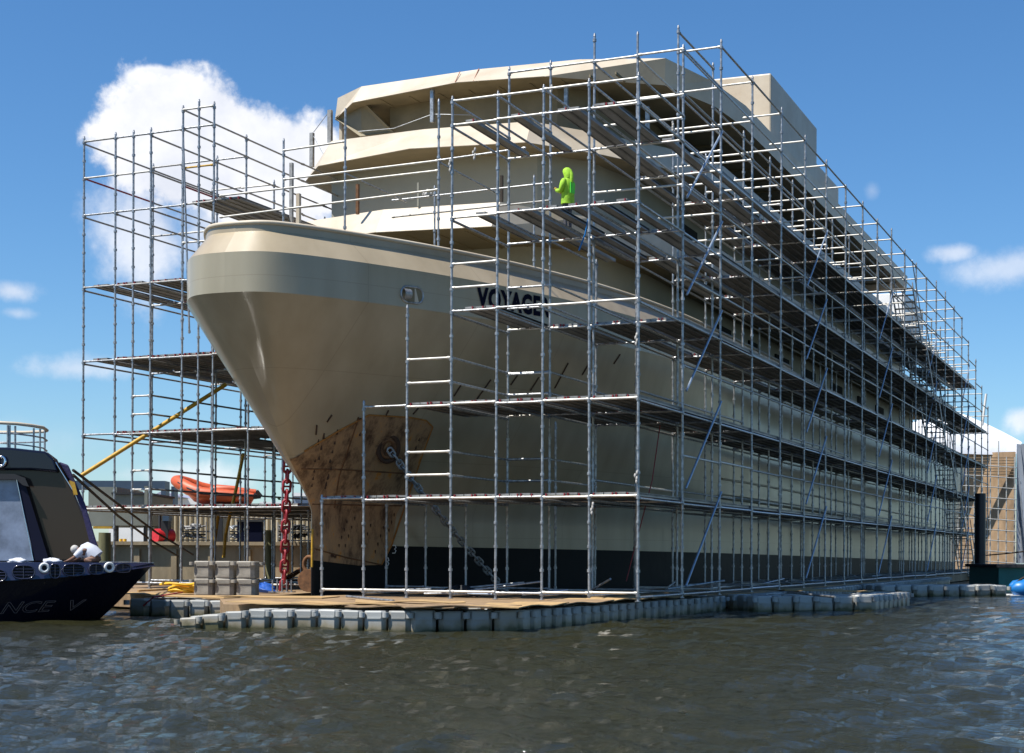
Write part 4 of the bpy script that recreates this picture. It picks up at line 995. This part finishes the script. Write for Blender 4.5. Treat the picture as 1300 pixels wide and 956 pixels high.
# ------------------------------------------------------------------ people
def skinned(name, joints, edges, m, parent, sub=2):
    me = bpy.data.meshes.new(name); me.from_pydata([j[0] for j in joints], edges, []); me.materials.append(m)
    o = bpy.data.objects.new(name, me); C.objects.link(o)
    if parent: o.parent = parent
    me.skin_vertices or None
    sk = o.modifiers.new('skin', 'SKIN'); sk.use_smooth_shade = True
    lay = me.skin_vertices[0] if me.skin_vertices else None
    if lay is None:
        bm = bmesh.new(); bm.from_mesh(me); bm.verts.layers.skin.verify(); bm.to_mesh(me); bm.free(); lay = me.skin_vertices[0]
    for i, j in enumerate(joints):
        lay.data[i].radius = (j[1], j[2] if len(j) > 2 else j[1])
    lay.data[0].use_root = True
    o.modifiers.new('sub', 'SUBSURF').levels = sub; o.modifiers['sub'].render_levels = sub
    return o
# worker: faces -x / towards camera left
wp = at(721, 213, d=42.4); foot = Vector((wp.x, wp.y, wp.z-1.80))
wk = thing('person', 'worker in a hooded bright lime jacket on the lower deck, hands raised in front', 'person', foot, math.pi-.25)
J = [((0,0,.92),.15,.12),((0,0,1.15),.15,.115),((0.01,0,1.38),.17,.12),((.02,0,1.50),.065,.06),((.05,0,1.62),.09,.10),((.055,0,1.70),.08,.085),
     ((0,.10,.86),.10,.10),((.02,.11,.48),.068,.068),((-.02,.12,.08),.048,.048),((.16,.13,.035),.04,.03),
     ((0,-.10,.86),.10,.10),((.03,-.11,.48),.068,.068),((.0,-.12,.08),.048,.048),((.18,-.13,.035),.04,.03),
     ((0,.19,1.40),.07,.07),((.04,.24,1.14),.05,.05),((.28,.15,1.18),.036,.036),((.35,.13,1.23),.03,.022),
     ((0,-.19,1.40),.07,.07),((.04,-.24,1.14),.05,.05),((.27,-.12,1.13),.036,.036),((.34,-.10,1.19),.03,.022)]
Eg = [(0,1),(1,2),(2,3),(3,4),(4,5),(0,6),(6,7),(7,8),(8,9),(0,10),(10,11),(11,12),(12,13),(2,14),(14,15),(15,16),(16,17),(2,18),(18,19),(19,20),(20,21)]
for hnd, sgn in ((17,1),(21,-1)):
    hp_ = Vector(J[hnd][0])
    for k in range(5):
        a = len(J); off = (k-2)*.018
        if k == 0: J.append(((hp_.x-.0, hp_.y-sgn*.035, hp_.z+.025),.011)); J.append(((hp_.x+.025, hp_.y-sgn*.05, hp_.z+.05),.009))
        else: J.append(((hp_.x+.045, hp_.y+off, hp_.z+.03),.010)); J.append(((hp_.x+.055-.004*k, hp_.y+off*.9-sgn*.01, hp_.z+.07),.0085))
        Eg += [(hnd,a),(a,a+1)]
skinned('body', J, Eg, M['jean'], wk, 1)
sj = MB()
def ringz(cx_, cy_, z, rx_, ry_, n=16): return [(cx_+rx_*math.cos(t), cy_+ry_*math.sin(t), z) for t in np.linspace(0,2*math.pi,n+1)[:-1]]
sj.loft([ringz(0,0,.78,.17,.225),ringz(0,0,.95,.165,.215),ringz(0,0,1.15,.16,.205),ringz(0,0,1.3,.165,.225),ringz(0,0,1.42,.14,.215),ringz(.0,0,1.50,.09,.12),ringz(.01,0,1.54,.07,.075)], closed=True, smooth=True, cap=True)
for sgn, el_, wr in ((1,(.05,.26,1.13),(.27,.15,1.18)),(-1,(.05,-.26,1.13),(.26,-.12,1.13))):
    sj.path([(0,sgn*.17,1.43),(0,sgn*.22,1.36),(.02,sgn*.255,1.25),el_,(.15,sgn*.22,1.14),wr], [.075,.085,.075,.068,.06,.052], 10)
sj.build('jacket', M['hiviz'], wk)
hd = MB(); rows = []
for i, (z, cx_, rx_, ry_) in enumerate(((1.50,-.01,.12,.12),(1.56,-.02,.125,.125),(1.63,.0,.135,.13),(1.70,.02,.14,.125),(1.76,.03,.115,.10),(1.80,.03,.06,.055))): rows.append(ringz(cx_,0,z,rx_,ry_))
# open the hood at the front by leaving faces out
vs_ = [p for r_ in rows for p in r_]; fs_ = []
for i in range(5):
    for k in range(16):
        if i < 4 and i > 0 and k in (0,15,1,14): continue
        k2 = (k+1)%16; fs_.append((i*16+k,i*16+k2,(i+1)*16+k2,(i+1)*16+k))
fs_.append(tuple(range(80,96))); hd.add(vs_, fs_, True)
hd.path([(-.06,0,1.72),(-.11,0,1.6),(-.14,.02,1.45),(-.15,.03,1.33)], [.055,.065,.055,.02], 10)
ho_ = hd.build('hood', M['hiviz'], wk)
mb = MB(); mb.sphere((.06,0,1.64), .075,.07,.10, 12, 9); mb.sphere((.135,0,1.63), .015,.012,.02, 6, 5); mb.mat(1)
for sgn in (-1,1): mb.sphere((.125,sgn*.03,1.655), .012,.013,.009, 6, 5)
mb.tube((.128,-.022,1.595),(.128,.022,1.595),.006,5); mb.build('face', [M['skin'], M['hair']], wk)
MB().sphere((.33,.13,1.23), .05,.04,.05,8,6).sphere((.32,-.10,1.19), .05,.04,.05,8,6).build('work_gloves', M['glove'], wk)
MB().box((-.155,0,1.22),(.02,.2,.3)).build('back_panel', M['hivizg'], wk)

# ------------------------------------------------------------------ dark yacht at left
DY = 29.3; s1 = DY/FPX
yo = at(60, 795, d=DY); yo.z = 0
yr = Vector((cP, sP, 0)); yf = Vector((-sP, cP, 0))
yt = thing('motor_yacht', 'dark navy motor yacht with tinted glass moored at left, only its stern quarter in view', 'yacht', yo, PHI)
# local frame: x = to the right, y = away, z = up; convert from pixels
def Lp(px, py, dy=0.):
    sc_ = (DY+dy)/FPX; return Vector(((px-650)*sc_-(60-650)*s1, dy, CZ+(701-py)*sc_))
def slabpx(mb, outline, d0, d1, taper=None):
    f = [Lp(px, py, d0) for px, py in outline]; b = [Lp(px, py, d0)+Vector(((-.36 if taper is None else taper)*(d1-d0), d1-d0, 0)) for px, py in outline]; n = len(f)
    mb.add(f+b, [tuple(range(n)), tuple(reversed(range(n, 2*n)))]+[(i, n+i, n+(i+1)%n, (i+1)%n) for i in range(n)]); return mb
# hull: curved counter, rows from waterline to knuckle
rows = []
for f in np.linspace(0, 1, 9):
    zf = f; row = []
    for u in np.linspace(0, 1, 15):
        px = -260+u*(112+ (196-112)*f**.85+260); py = 796-(796-(740-26*u**3.5))*f
        d = .0+1.6*(u**5)*1.2+.35*(1-f)+.0
        row.append(Lp(px, py, d))
    rows.append(row)
back = [[p+Vector((-1.2, 3.2, 0)) for p in r_] for r_ in rows]
mb = MB(); mb.loft(rows, smooth=True); mb.loft([[r_[-1] for r_ in rows], [r_[-1] for r_ in back]]); mb.build('hull', M['navy'], yt)
# deck-edge band with vents
top = []; bot = []
for u in np.linspace(0, 1, 15):
    d = .0+1.6*(u**5)*1.2
    top.append(Lp(-260+u*(193+260), 714, d+.03)); bot.append(Lp(-260+u*(197+260), 741-23*u**3.5, d-.03))
mb = MB(); mb.loft([bot, top], smooth=True); mb.loft([top, [p+Vector((-1.7,4.6,0)) for p in top]]); mb.build('deck_band', M['navyb'], yt)
def surf(px, py): 
    u = (px+260)/453; return Lp(px, py, 1.92*(u**5)-.035)
for px, py, hw_, hh_ in ((-8,731,16,8),(30,726.5,14,8.5),(70,725,6.5,9),(93.5,723.5,13.5,7.5),(122,722.5,9,6.5),(156,721,9.5,5.5)):
    mb = MB(); n = 24
    out = [surf(px+hw_*math.copysign(abs(math.cos(t))**.7, math.cos(t)), py+hh_*math.copysign(abs(math.sin(t))**.8, math.sin(t))) for t in np.linspace(0,2*math.pi,n+1)[:-1]]
    mb.path([p+Vector((0,-.015,0)) for p in out], .016, 6, closed=True); mb.mat(1).add([p+Vector((0,-.008,0)) for p in out], [tuple(range(n))]); mb.mat(0)
    for q in (-.45,0,.45): mb.path([surf(px-hw_*.9, py+hh_*q)+Vector((0,-.02,0)), surf(px+hw_*.9, py+hh_*q)+Vector((0,-.02,0))], .009, 5)
    mb.path([surf(px, py-hh_)+Vector((0,-.02,0)), surf(px, py+hh_)+Vector((0,-.02,0))], .009, 5)
    mb.build('vent_grille', [M['navyb'], M['darkhole']], yt)
for px, py in ((56.5,721),(139,720)):
    mb = MB(); out = [surf(px+5.2*math.cos(t), py+5.2*math.sin(t))+Vector((0,-.03,0)) for t in np.linspace(0,2*math.pi,17)[:-1]]; mb.path(out, .028, 7, closed=True)
    mb.mat(1).add([surf(px+3*math.cos(t), py+3*math.sin(t))+Vector((0,-.02,0)) for t in np.linspace(0,2*math.pi,17)[:-1]], [tuple(range(16))]); mb.build('fairlead', [M['whitep'], M['darkhole']], yt)
Ls = lambda px, py, d=0.: Lp(px, py, d+1.3)
# superstructure
mb = MB(); slabpx(mb, [(-260,714),(-260,568),(60,574),(72,583),(95,625),(118,680),(126,714)], 1.80, 4.60); o = mb.build('superstructure', M['glass'], yt); bevel(o, .06, 3)
mb = MB(); slabpx(mb, [(-260,598),(-260,566),(10,568),(58,573),(68,583),(74,600),(40,597)], 1.70, 4.60); o = mb.build('coachroof', M['navy'], yt); bevel(o, .05, 3)
mb = MB(); slabpx(mb, [(-60,712),(-60,606),(18,606),(24,612),(33,650),(42,712)], 1.74, 1.90); mb.build('window', M['paleglass'], yt)
mb = MB(); slabpx(mb, [(-60,609),(-60,601),(18,602),(31,607),(36,618),(28,616),(20,609)], 1.62, 1.95); mb.build('window_header', M['blackrub'], yt)
mb = MB(); slabpx(mb, [(20,607),(30,610),(62,712),(44,712)], 1.68, 1.92); mb.build('window_pillar', M['navymatt'], yt)
mb = MB(); slabpx(mb, [(74,586),(86,590),(108,640),(126,700),(129,712),(120,712),(104,650),(90,612)], 1.68, 2.20); o = mb.build('folded_cover', M['purple'], yt); bevel(o,.03,2)
mb = MB(); slabpx(mb, [(88,610),(94,612),(98,628),(94,628)], 1.60, 1.80); mb.build('cover_strap', M['yellow'], yt)
mb = MB(); mb.path([Ls(70,587,.47), Ls(95,627,.47), Ls(118,682,.47), Ls(125,712,.47)], 0.020, 6); mb.path([Ls(20,607,.36), Ls(27,640,.36), Ls(42,712,.36)], 0.010, 6); mb.build('chrome_trim', M['chrome'], yt)
mb = MB(); 
for t in (0,): mb.path([Ls(1+5*math.cos(a), 586+6*math.sin(a), .34) for a in np.linspace(0,2*math.pi,17)[:-1]], .03, 7, closed=True)
mb.build('porthole_ring', M['chrome'], yt)
# top rail: curved rail round the flybridge
def railc(z_py): return [Ls(-120,z_py-1,1.0), Ls(-40,z_py-1,1.0), Ls(0,z_py,1.0), Ls(20,z_py+1,1.05), Ls(40,z_py+3.5,1.2), Ls(54,z_py+6,1.5), Ls(59,z_py+9.5,2.1), Ls(55,z_py+11,3.0), Ls(30,z_py+12,3.8), Ls(-30,z_py+12,4.2)]
MB().path(railc(537), .035, 8).build('top_rail', M['fascia'], yt); MB().path(railc(550), .018, 6).build('mid_rail', M['galv'], yt); MB().path(railc(563), .015, 6).build('mid_rail', M['galv'], yt)
for px, pyb, d in ((9,570,1.0),(11.5,570,1.02),(18.5,570,1.05),(42,573,1.25),(50,573,1.45),(56,573,2.1),(-20,570,1.0)):
    MB().tube(Ls(px, pyb, d), Ls(px, 540+max(0,px-10)*.12, d), .022, 7).build('rail_post', M['galv'], yt)
# name in thin script outlines on the counter
cu = bpy.data.curves.new('nm', 'FONT'); cu.body = 'NCE  V'; cu.size = 1; cu.shear = .45; cu.resolution_u = 3; cu.fill_mode = 'NONE'; cu.bevel_depth = .012
to = bpy.data.objects.new('tmp', cu); C.objects.link(to); dg = bpy.context.evaluated_depsgraph_get(); me = bpy.data.meshes.new_from_object(to.evaluated_get(dg)); bpy.data.objects.remove(to)
xs = [v.co.x for v in me.vertices]; ys = [v.co.y for v in me.vertices]; xa, xb, ya, yb = min(xs), max(xs), min(ys), max(ys)
for v in me.vertices:
    u = (v.co.x-xa)/(xb-xa); t = (v.co.y-ya)/(yb-ya); px = 0+u*110; py = 780-u*6-t*(15-u*2); uu = (px+260)/430
    f = (796-py)/(796-738); p = Lp(px, py, 1.92*(uu**5)*.55+.35*(1-f)-.03+v.co.z*.3); v.co = p
me.materials.append(M['navyb']); me.materials[0] = mat('faded_bronze_outline', (.16,.12,.11), .4, .3)
o = bpy.data.objects.new('yacht_name', me); C.objects.link(o); o.parent = yt
# crouching person and cloths on the yacht deck
pc = yt.matrix_basis @ Lp(118, 714, 1.2)
pr_ = thing('person', 'person in a white shirt with turquoise print bending over on the yacht deck', 'person', pc, PHI+math.pi)
J2 = [((0,0,.12),.15,.13),((.06,0,.22),.14,.12),((.2,0,.26),.12,.11),((.28,0,.25),.05),((.36,0,.24),.08,.08),((-.05,.15,.06),.08),((.12,.2,.04),.06),((-.05,.2,.02),.04),((-.05,-.15,.06),.08),((.12,-.2,.04),.06),((-.05,-.2,.02),.04),
      ((.2,.16,.22),.055),((.32,.2,.1),.04),((.46,.16,.03),.03),((.2,-.16,.22),.055),((.32,-.2,.1),.04),((.46,-.16,.03),.03)]
E2 = [(0,1),(1,2),(2,3),(3,4),(0,5),(5,6),(6,7),(0,8),(8,9),(9,10),(2,11),(11,12),(12,13),(2,14),(14,15),(15,16)]
for hnd in (13,16):
    hp_ = Vector(J2[hnd][0])
    for k in range(5):
        a = len(J2); off = (k-2)*.016; J2.append(((hp_.x+.04-(.03 if k == 0 else 0), hp_.y+off*(1.6 if k == 0 else 1), hp_.z-.005),.010)); J2.append(((hp_.x+.08-(.04 if k == 0 else 0), hp_.y+off*(2 if k == 0 else 1.1), hp_.z-.015),.008)); E2 += [(hnd,a),(a,a+1)]
skinned('body', J2, E2, M['skin'], pr_, 1)
mb = MB(); mb.path([(-.06,0,.1),(.04,0,.2),(.16,0,.27),(.24,0,.27)], [.17,.17,.15,.08], 14)
for sgn in (-1,1): mb.path([(.18,sgn*.1,.25),(.24,sgn*.18,.18),(.3,sgn*.2,.12)], [.08,.07,.055], 10)
mb.build('shirt', M['shirt'], pr_); MB().path([(.0,-.165,.22),(.06,-.15,.28),(.14,-.145,.26)], .02, 6).build('shirt_print', M['turq'], pr_)
MB().sphere((.37,0,.265), .085,.085,.085, 12, 8).build('patterned_cap', M['rag'], pr_)
for i, px in enumerate((22,66)):
    q = yt.matrix_basis @ Lp(px, 714, .8); heap('folded_cloth', q, .22, .15, .07, M['shirt'], ['crumpled white cloth at the left of the yacht deck edge','smaller white cloth lying on the middle of the yacht deck edge'][i], 'cloth', 5+i)

# ------------------------------------------------------------------ quay and yard behind at left
def camframe(px, d, z=0): 
    p = at(px, 703, d=d); return Vector((p.x, p.y, z))
def cbox(mb, px0, px1, d0, d1, z0, z1):
    """box square to the camera's axis at true distance d"""
    a = camframe(px0, d0); b = camframe(px1, d0); f = Vector((-sP,cP,0))*(d1-d0)
    q = [a, b, b+f, a+f]; mb.add([(p.x,p.y,z0) for p in q]+[(p.x,p.y,z1) for p in q], [(0,3,2,1),(4,5,6,7),(0,1,5,4),(1,2,6,5),(2,3,7,6),(3,0,4,7)]); return mb
zpx = lambda py, d: CZ+(702-py)*d/FPX
g = MB(); a = camframe(-900,52); b = camframe(470,52); f = Vector((-sP,cP,0))*900; g.add([(a.x,a.y,1.62),(b.x,b.y,1.62),((b+f).x+300,(b+f).y,1.62),((a+f).x-900,(a+f).y,1.62)], [(0,1,2,3)]); tag(g.build('ground', M['land']), kind='structure')
sw = MB()
cbox(sw, -900, 470, 51.4, 52.1, -.5, 1.68)
for px in range(-300, 470, 47): cbox(sw, px, px+7, 51.3, 51.39, -.5, 1.55)
sw.mat(1); cbox(sw, -900, 470, 51.2, 52.2, 1.683, 1.80)
tag(sw.build('seawall', [M['concrete'], M['concrete']]), 'low stained concrete seawall behind the pontoons at left', 'seawall')
# corrugated wall
mb = MB(); a = camframe(193, 60); b = camframe(400, 60); n = 128; r0 = []; r1 = []
nv = Vector((sP,-cP,0))
for i in range(n+1):
    p = a.lerp(b, i/n); o_ = nv*(.12 if (i//2)%2 else 0); r0.append((p.x+o_.x,p.y+o_.y,1.62)); r1.append((p.x+o_.x,p.y+o_.y,3.22))
mb.loft([r0, r1]); cbox(mb, 193, 400, 60.1, 66, 1.62, 3.25)
tag(mb.build('corrugated_shed', M['corr']), 'long beige corrugated steel shed behind the starboard scaffold', 'shed')
def bldg(name, label, cat, parts_):
    t = thing(name, label, cat, camframe(parts_[0][1][0], parts_[0][1][2], 0)); 
    for nm, (p0_, p1_, d0, d1, z0, z1), m in parts_:
        o = cbox(MB(), p0_, p1_, d0, d1, z0, z1).build(nm, M[m], t, -t.location)
    return t
bldg('plant_room', 'grey green steel plant room behind the yacht', 'building', [('body',(112,148,56,60,2.4,zpx(619,56)),'greysteel'),('side_box',(142,188,55,59,2.4,zpx(629,55)),'greysteel'),('roof_cap',(141,189,54.9,59.1,zpx(629,55)+.01,zpx(626,55)),'blackrub'),('leg',(145,148,55.2,55.5,1.62,2.42),'blackrub'),('leg',(182,185,55.2,55.5,1.62,2.42),'blackrub'),('pipe',(183,187,54.7,54.85,2.4,zpx(618,55)),'greysteel')])
bldg('overhead_beam', 'dark blue steel gantry beam spanning behind the plant room', 'gantry', [('beam',(85,209,70,71,zpx(622,70),zpx(611,70)),'bluesteel'),('leg',(204,210,70,70.8,1.62,zpx(622,70)-.003),'bluesteel'),('leg',(217,221,72,72.8,1.62,zpx(618,72)),'bluesteel'),('leg',(90,94,70,70.8,1.62,zpx(622,70)-.003),'bluesteel')])
t = thing('white_shed', 'white shed with a pale blue gable roof behind the yard', 'building', camframe(180,85,0))
cbox(MB(), 138, 250, 85, 92, 1.62, zpx(633,85)).build('wall', M['whitep'], t, -t.location)
mb = MB(); 
for px0, px1, pk in ((160,190,175),(188,235,205)):
    a = camframe(px0,84.5); b = camframe(px1,84.5); k = camframe(pk,84.5); f = Vector((-sP,cP,0))*8; z0_, z1_ = zpx(632,84.5), zpx(624,84.5)
    P_ = [(a.x,a.y,z0_),(b.x,b.y,z0_),(k.x,k.y,z1_)]; Q_ = [(p[0]+f.x,p[1]+f.y,p[2]) for p in P_]; mb.add(P_+Q_, [(0,1,2),(5,4,3),(0,2,5,3),(1,4,5,2),(0,3,4,1)])
mb.build('roof', M['lilac'], t, -t.location)
for i, (px0, px1, d, py, m, lb) in enumerate(((208,262,110,636,'whitep','long low white building on the skyline left of the orange boat'),(330,400,160,641,'whitep','low white building between the chain and the bow'),(372,420,130,630,'paleglass','pale boxy building beside the stem'))):
    t = thing('low_building', lb, 'building', camframe(px0,d,0), 0, 'low buildings far behind the yard')
    cbox(MB(), px0, px1, d, d+9, 1.62, zpx(py,d)).build('wall', M[m], t, -t.location); cbox(MB(), px0-1, px1+1, d-.3, d+9.3, zpx(py,d)+.004, zpx(py,d)+.3).build('roof', M['whitep'], t, -t.location)
    mb = MB()
    for k in range(int((px1-px0)/7)): cbox(mb, px0+3+k*7, px0+7+k*7, d-.04, d+.1, 2.4, 3.6)
    mb.build('window_strip', M['glass'], t, -t.location)
# far trees
for i in range(14):
    px = 325+i*8+random.uniform(-2,2); d = 190+random.uniform(-12,12); t = thing('tree', ['small far green tree on the skyline, one of the row beside the red chain'][0], 'tree', camframe(px, d, 1.6), 0, 'far trees on the skyline'); h = random.uniform(3.2,5.6)
    MB().tube((0,0,0),(0,0,h*.6),.2,6,r2=.1).build('trunk', M['darkrope'], t)
    rr = random.Random(i); mb = MB()
    for k in range(260):
        c_ = Vector((rr.gauss(0,1.3), rr.gauss(0,1.3), h*.68+rr.gauss(0,h*.17))); a = rr.uniform(0,6.28); u = Vector((math.cos(a), math.sin(a), rr.uniform(-.6,.6)))*.28; v = Vector((-math.sin(a), math.cos(a), rr.uniform(-.9,.9)))*.2
        mb.add([c_-u, c_+v, c_+u, c_-v], [(0,1,2,3)])
    mb.build('crown', M['foliage'], t)
# timber piles
for px, py, d, lb in ((133,677,52-3,'thick green timber pile behind the yacht'),(343,673,47,'slim green timber pile left of the red chain')):
    p = camframe(px, d, -.6); mb = MB(); r = .2 if px < 200 else .14
    mb.path([(p.x+.01*math.sin(k), p.y, -.6+(zpx(py,d)+.6)*k/6) for k in range(7)], [r*1.05,r*1.04,r*1.02,r,r,r,r*.96], 14)
    tag(mb.build('mooring_pile', M['timber']), lb, 'pile')
mb = MB(); cbox(mb, 118, 142, 48.5, 48.6, zpx(672,48.5), zpx(669,48.5)); tag(mb.build('yellow_bar', M['yellow']), 'yellow steel bar crossing above the timber pile', 'bar')
for i, px in enumerate((153.5,158.5)):
    p = camframe(px, 51.8, 1.8); tag(MB().tube((p.x,p.y,1.8),(p.x,p.y,zpx(696,51.8)+.3),.06,10).build('bollard', M['yellowhose']), ['left yellow bollard on the quay behind the yacht','right yellow bollard on the quay behind the yacht'][i], 'bollard', 'yellow bollards')
# machinery: red drum, pump
t = thing('hose_reel', 'bright red hose reel with a pipe stand on the quay', 'hose reel', camframe(198,52,1.8)); q = -t.location
p = camframe(197,52); MB().tube((p.x,p.y,zpx(681,52)),(p.x+.25,p.y+.6,zpx(681,52)),.25,16).build('drum', mat('bright_red_plastic',(.62,.02,.03),.5,var=.4,vscale=9), t, q)
MB().path([(camframe(203,52.3).x,camframe(203,52.3).y,1.8),(camframe(203,52.3).x,camframe(203,52.3).y,3.0),(camframe(209,52.3).x,camframe(209,52.3).y,3.05)], .05, 8).build('pipe', M['blackrub'], t, q)
cbox(MB(), 204, 213, 52, 52.5, 1.8, 2.5).build('pump_body', M['blackrub'], t, q); cbox(MB(), 206, 214, 51.9, 52.4, 2.503, 2.7).build('pump_top', M['bluesteel'], t, q)
# scaffold racks and gear along the quay
gear = [(228,262,'cluttered rack of grey scaffold parts beside the hose reel','galv2'),(290,330,'stacked scaffold tubes on the quay left of the slim pile','chain'),(352,366,'stack of steel frames behind the red chain','galv2'),(368,392,'low rack of steel parts next to the stem','dark')]
for px0, px1, lb, m in gear:
    t = thing('parts_rack', lb, 'parts rack', camframe(px0,53,1.8), 0, 'racks of scaffold parts on the quay'); q = -t.location
    for k in range(2):
        mb = MB(); z = 1.85+.30*k; cbox(mb, px0, px1, 53, 54, z, z+.04); mb.build('shelf', M['dark'], t, q)
        mb = MB()
        for i in range(16):
            pa = camframe(random.uniform(px0,px1-5), 53+random.uniform(0,.7)); pb = camframe(random.uniform(px0+5,px1), 53+random.uniform(0,.7)); mb.tube((pa.x,pa.y,z+.08+random.uniform(0,.2)),(pb.x,pb.y,z+.08+random.uniform(0,.2)), .03, 6)
        mb.build('stored_tubes', M[m], t, q)
    for px in (px0, px1-1): cbox(MB(), px, px+1.2, 52.95, 53.0, 1.8, 2.5).build('upright', M['galv2'], t, q)
bldg('blue_crate', 'dark blue speckled crate on the quay between the steel racks', 'crate', [('body',(301,332,52.6,53,1.8,2.5),'letter'),('lid',(300,333,52.5,53.1,2.503,2.58),'dark')])
bldg('steel_cabinet', 'tall dark steel cabinet in front of the corrugated shed', 'cabinet', [('body',(271,283,55,56,1.62,3.2-.3),'greysteel'),('door',(272,282,54.94,54.99,1.8,2.8),'blackrub')])
# orange rigid inflatable on the shed roof
rb = thing('inflatable_boat', 'orange inflatable boat with a black stripe raised above the shed', 'boat', camframe(275,61,3.25)); q = -rb.location
def rp_(px, py, dd=0): 
    d = 61+dd; p = camframe(px, d); return Vector((p.x, p.y, zpx(py, d)))
near = [rp_(322,630,-.8),rp_(300,630,-.8),rp_(275,629,-.8),rp_(255,627,-.8),rp_(240,621,-.6),rp_(228,614,-.3),rp_(223,611,.2)]
far = [rp_(325,625,1.2),rp_(300,625,1.2),rp_(275,624,1.2),rp_(255,620,1.1),rp_(238,614,.8),rp_(228,611,.5),rp_(223,611,.2)]
MB().path(near, [.12,.24,.26,.27,.27,.25,.22], 12).build('near_tube', M['orange'], rb, q)
MB().path(far, [.12,.22,.24,.25,.25,.24,.22], 12).build('far_tube', M['orange'], rb, q)
MB().path([p+Vector((nv.x*.24,nv.y*.24,.02)) for p in near], [.05]*6+[.06], 6).build('rubbing_strip', M['blackrub'], rb, q)
MB().loft([[p+Vector((0,0,-.12)) for p in near], [rp_(318,641,.2),rp_(300,642,.2),rp_(280,642,.2),rp_(262,642,.2),rp_(246,637,.2),rp_(232,622,.2),rp_(224,613,.2)], [p+Vector((0,0,-.12)) for p in far]], smooth=True).build('rigid_hull', M['orange'], rb, q)
MB().path([rp_(322,630,-.8), rp_(331,632,-.8)], [.13,.03], 10).path([rp_(325,625,1.2), rp_(333,630,1.2)], [.13,.03], 10).build('tube_cone', M['blackrub'], rb, q)
MB().path([rp_(255,628,.2),rp_(275,622,.2),rp_(300,621,.2)], [.1,.22,.12], 8).build('folded_cover', M['orange'], rb, q)

# ------------------------------------------------------------------ right: piling, dredge, sheeted vessel
p = camframe(1244.5, 72, -.6); tag(MB().path([(p.x,p.y,-.6),(p.x,p.y,1.5),(p.x,p.y,zpx(623,72))], [.26,.25,.245], 18).build('black_piling', M['blackpile']), 'thick black round piling standing at the stern end of the scaffold', 'piling')
t = thing('covered_ship', 'second ship under repair behind the stern, wrapped in brown sheeting and a white tarpaulin roof', 'ship', camframe(1230,142,0)); q = -t.location
fr = [camframe(px, 138+dd) for px, dd in ((1150,8),(1180,5),(1215,2),(1250,0),(1275,-1),(1289,-1.5))]
MB().loft([[(p.x*1.0,p.y,.0) for p in fr], [(p.x,p.y,4.5) for p in fr], [(p.x,p.y,zpx(573,140)) for p in fr]], smooth=True).build('sheeted_hull', M['brown'], t, q)
rows = []
for dd in (0,3,8,16):
    rows.append([Vector((p.x,p.y,0))+Vector((-sP,cP,0))*dd+Vector((0,0,zpx(py,140)+(.35*dd if dd<9 else 2.4)*0)) for p, py in zip([camframe(x_, 138) for x_ in (1150,1180,1200,1220,1250,1275,1292,1297)], (540,528,522,524,536,548,557,560))])
low = [Vector((p.x,p.y,zpx(py,138))) for p, py in zip([camframe(x_, 137.6) for x_ in (1150,1180,1200,1220,1250,1275,1290,1292)], (571,571,572,573,574,574,573,566))]
MB().loft([low]+rows, smooth=True).build('tarpaulin_roof', M['tarp'], t, q)
a = camframe(1291,132); mb = MB(); prow = []
for z in (.8,4,8,zpx(560,132)): prow.append([(camframe(px,132+.8*math.sin(px*.6+z)).x, camframe(px,132+.8*math.sin(px*.6+z)).y, z) for px in range(1290,1360,5)])
mb.loft(prow, smooth=True); mb.build('hanging_tarpaulin', M['greytarp'], t, q)
for k in range(7):
    mb = MB(); py = 578+3.5*k; cbox(mb, 1175, 1288, 136.3, 136.4, zpx(py,136), zpx(py-1.2,136)); mb.build('timber_batten', M['ply2'], t, q)
sf = thing('far_scaffold', 'pale scaffold grid in front of the brown sheeted ship behind the black piling', 'scaffolding', camframe(1250,131,.3)); q = -sf.location
for i in range(9):
    px = 1206+i*10.2; d = 131+.03*(px-1250)**2*.02; p = camframe(px, d); MB().tube((p.x,p.y,.3),(p.x,p.y,zpx(576 if i%3 else 556,131)),.05,6).build('standard', M['white_tube'], sf, q)
for k in range(10):
    py = 586+13.5*k; mb = MB(); mb.path([(camframe(px,130.9).x,camframe(px,130.9).y,zpx(py+ (abs(px-1230)*.07),131)) for px in (1200,1225,1250,1270,1290)], .045, 5); mb.build('ledger', M['white_tube'], sf, q)
# leaning pole at the top of the scaffold
tag(MB().tube(at(1252,500,d=92), at(1247,540,d=92), .07, 8).build('white_pole', M['whitep']), 'white pole leaning at the far end of the scaffold', 'pole')
bldg('teal_workboat', 'teal green workboat with a dark flat roof at the right edge', 'boat', [('hull',(1268,1330,62,66,-.2,zpx(717,62)),'teal'),('flat_roof',(1266,1332,61.8,66.2,zpx(717,62)+.003,zpx(713,62)),'dark')])
bt = thing('blue_tender', 'bright blue small tender at the right edge beside the far pontoon', 'boat', camframe(1292,52,0)); q = -bt.location
cc_ = [camframe(px, 52) for px in (1283,1288,1296,1310,1330)]
MB().path([(p.x,p.y,zpx(744,52)) for p in cc_], [.06,.24,.3,.32,.3], 12).build('tube', M['bluepl'], bt, q)
MB().path([(p.x-.1,p.y+.6,zpx(741,52)) for p in cc_], [.06,.2,.24,.26,.3], 12).build('tube', M['bluepl'], bt, q)
cbox(MB(), 1284, 1330, 51.8, 53.2, -.15, .1).build('rigid_hull', M['whitep'], bt, q)
MB().path([(cc_[1].x,cc_[1].y,zpx(738,52)),(cc_[2].x,cc_[2].y,zpx(732,52)),(cc_[3].x,cc_[3].y,zpx(724,52))], .04, 6).build('grab_line', M['darkrope'], bt, q)
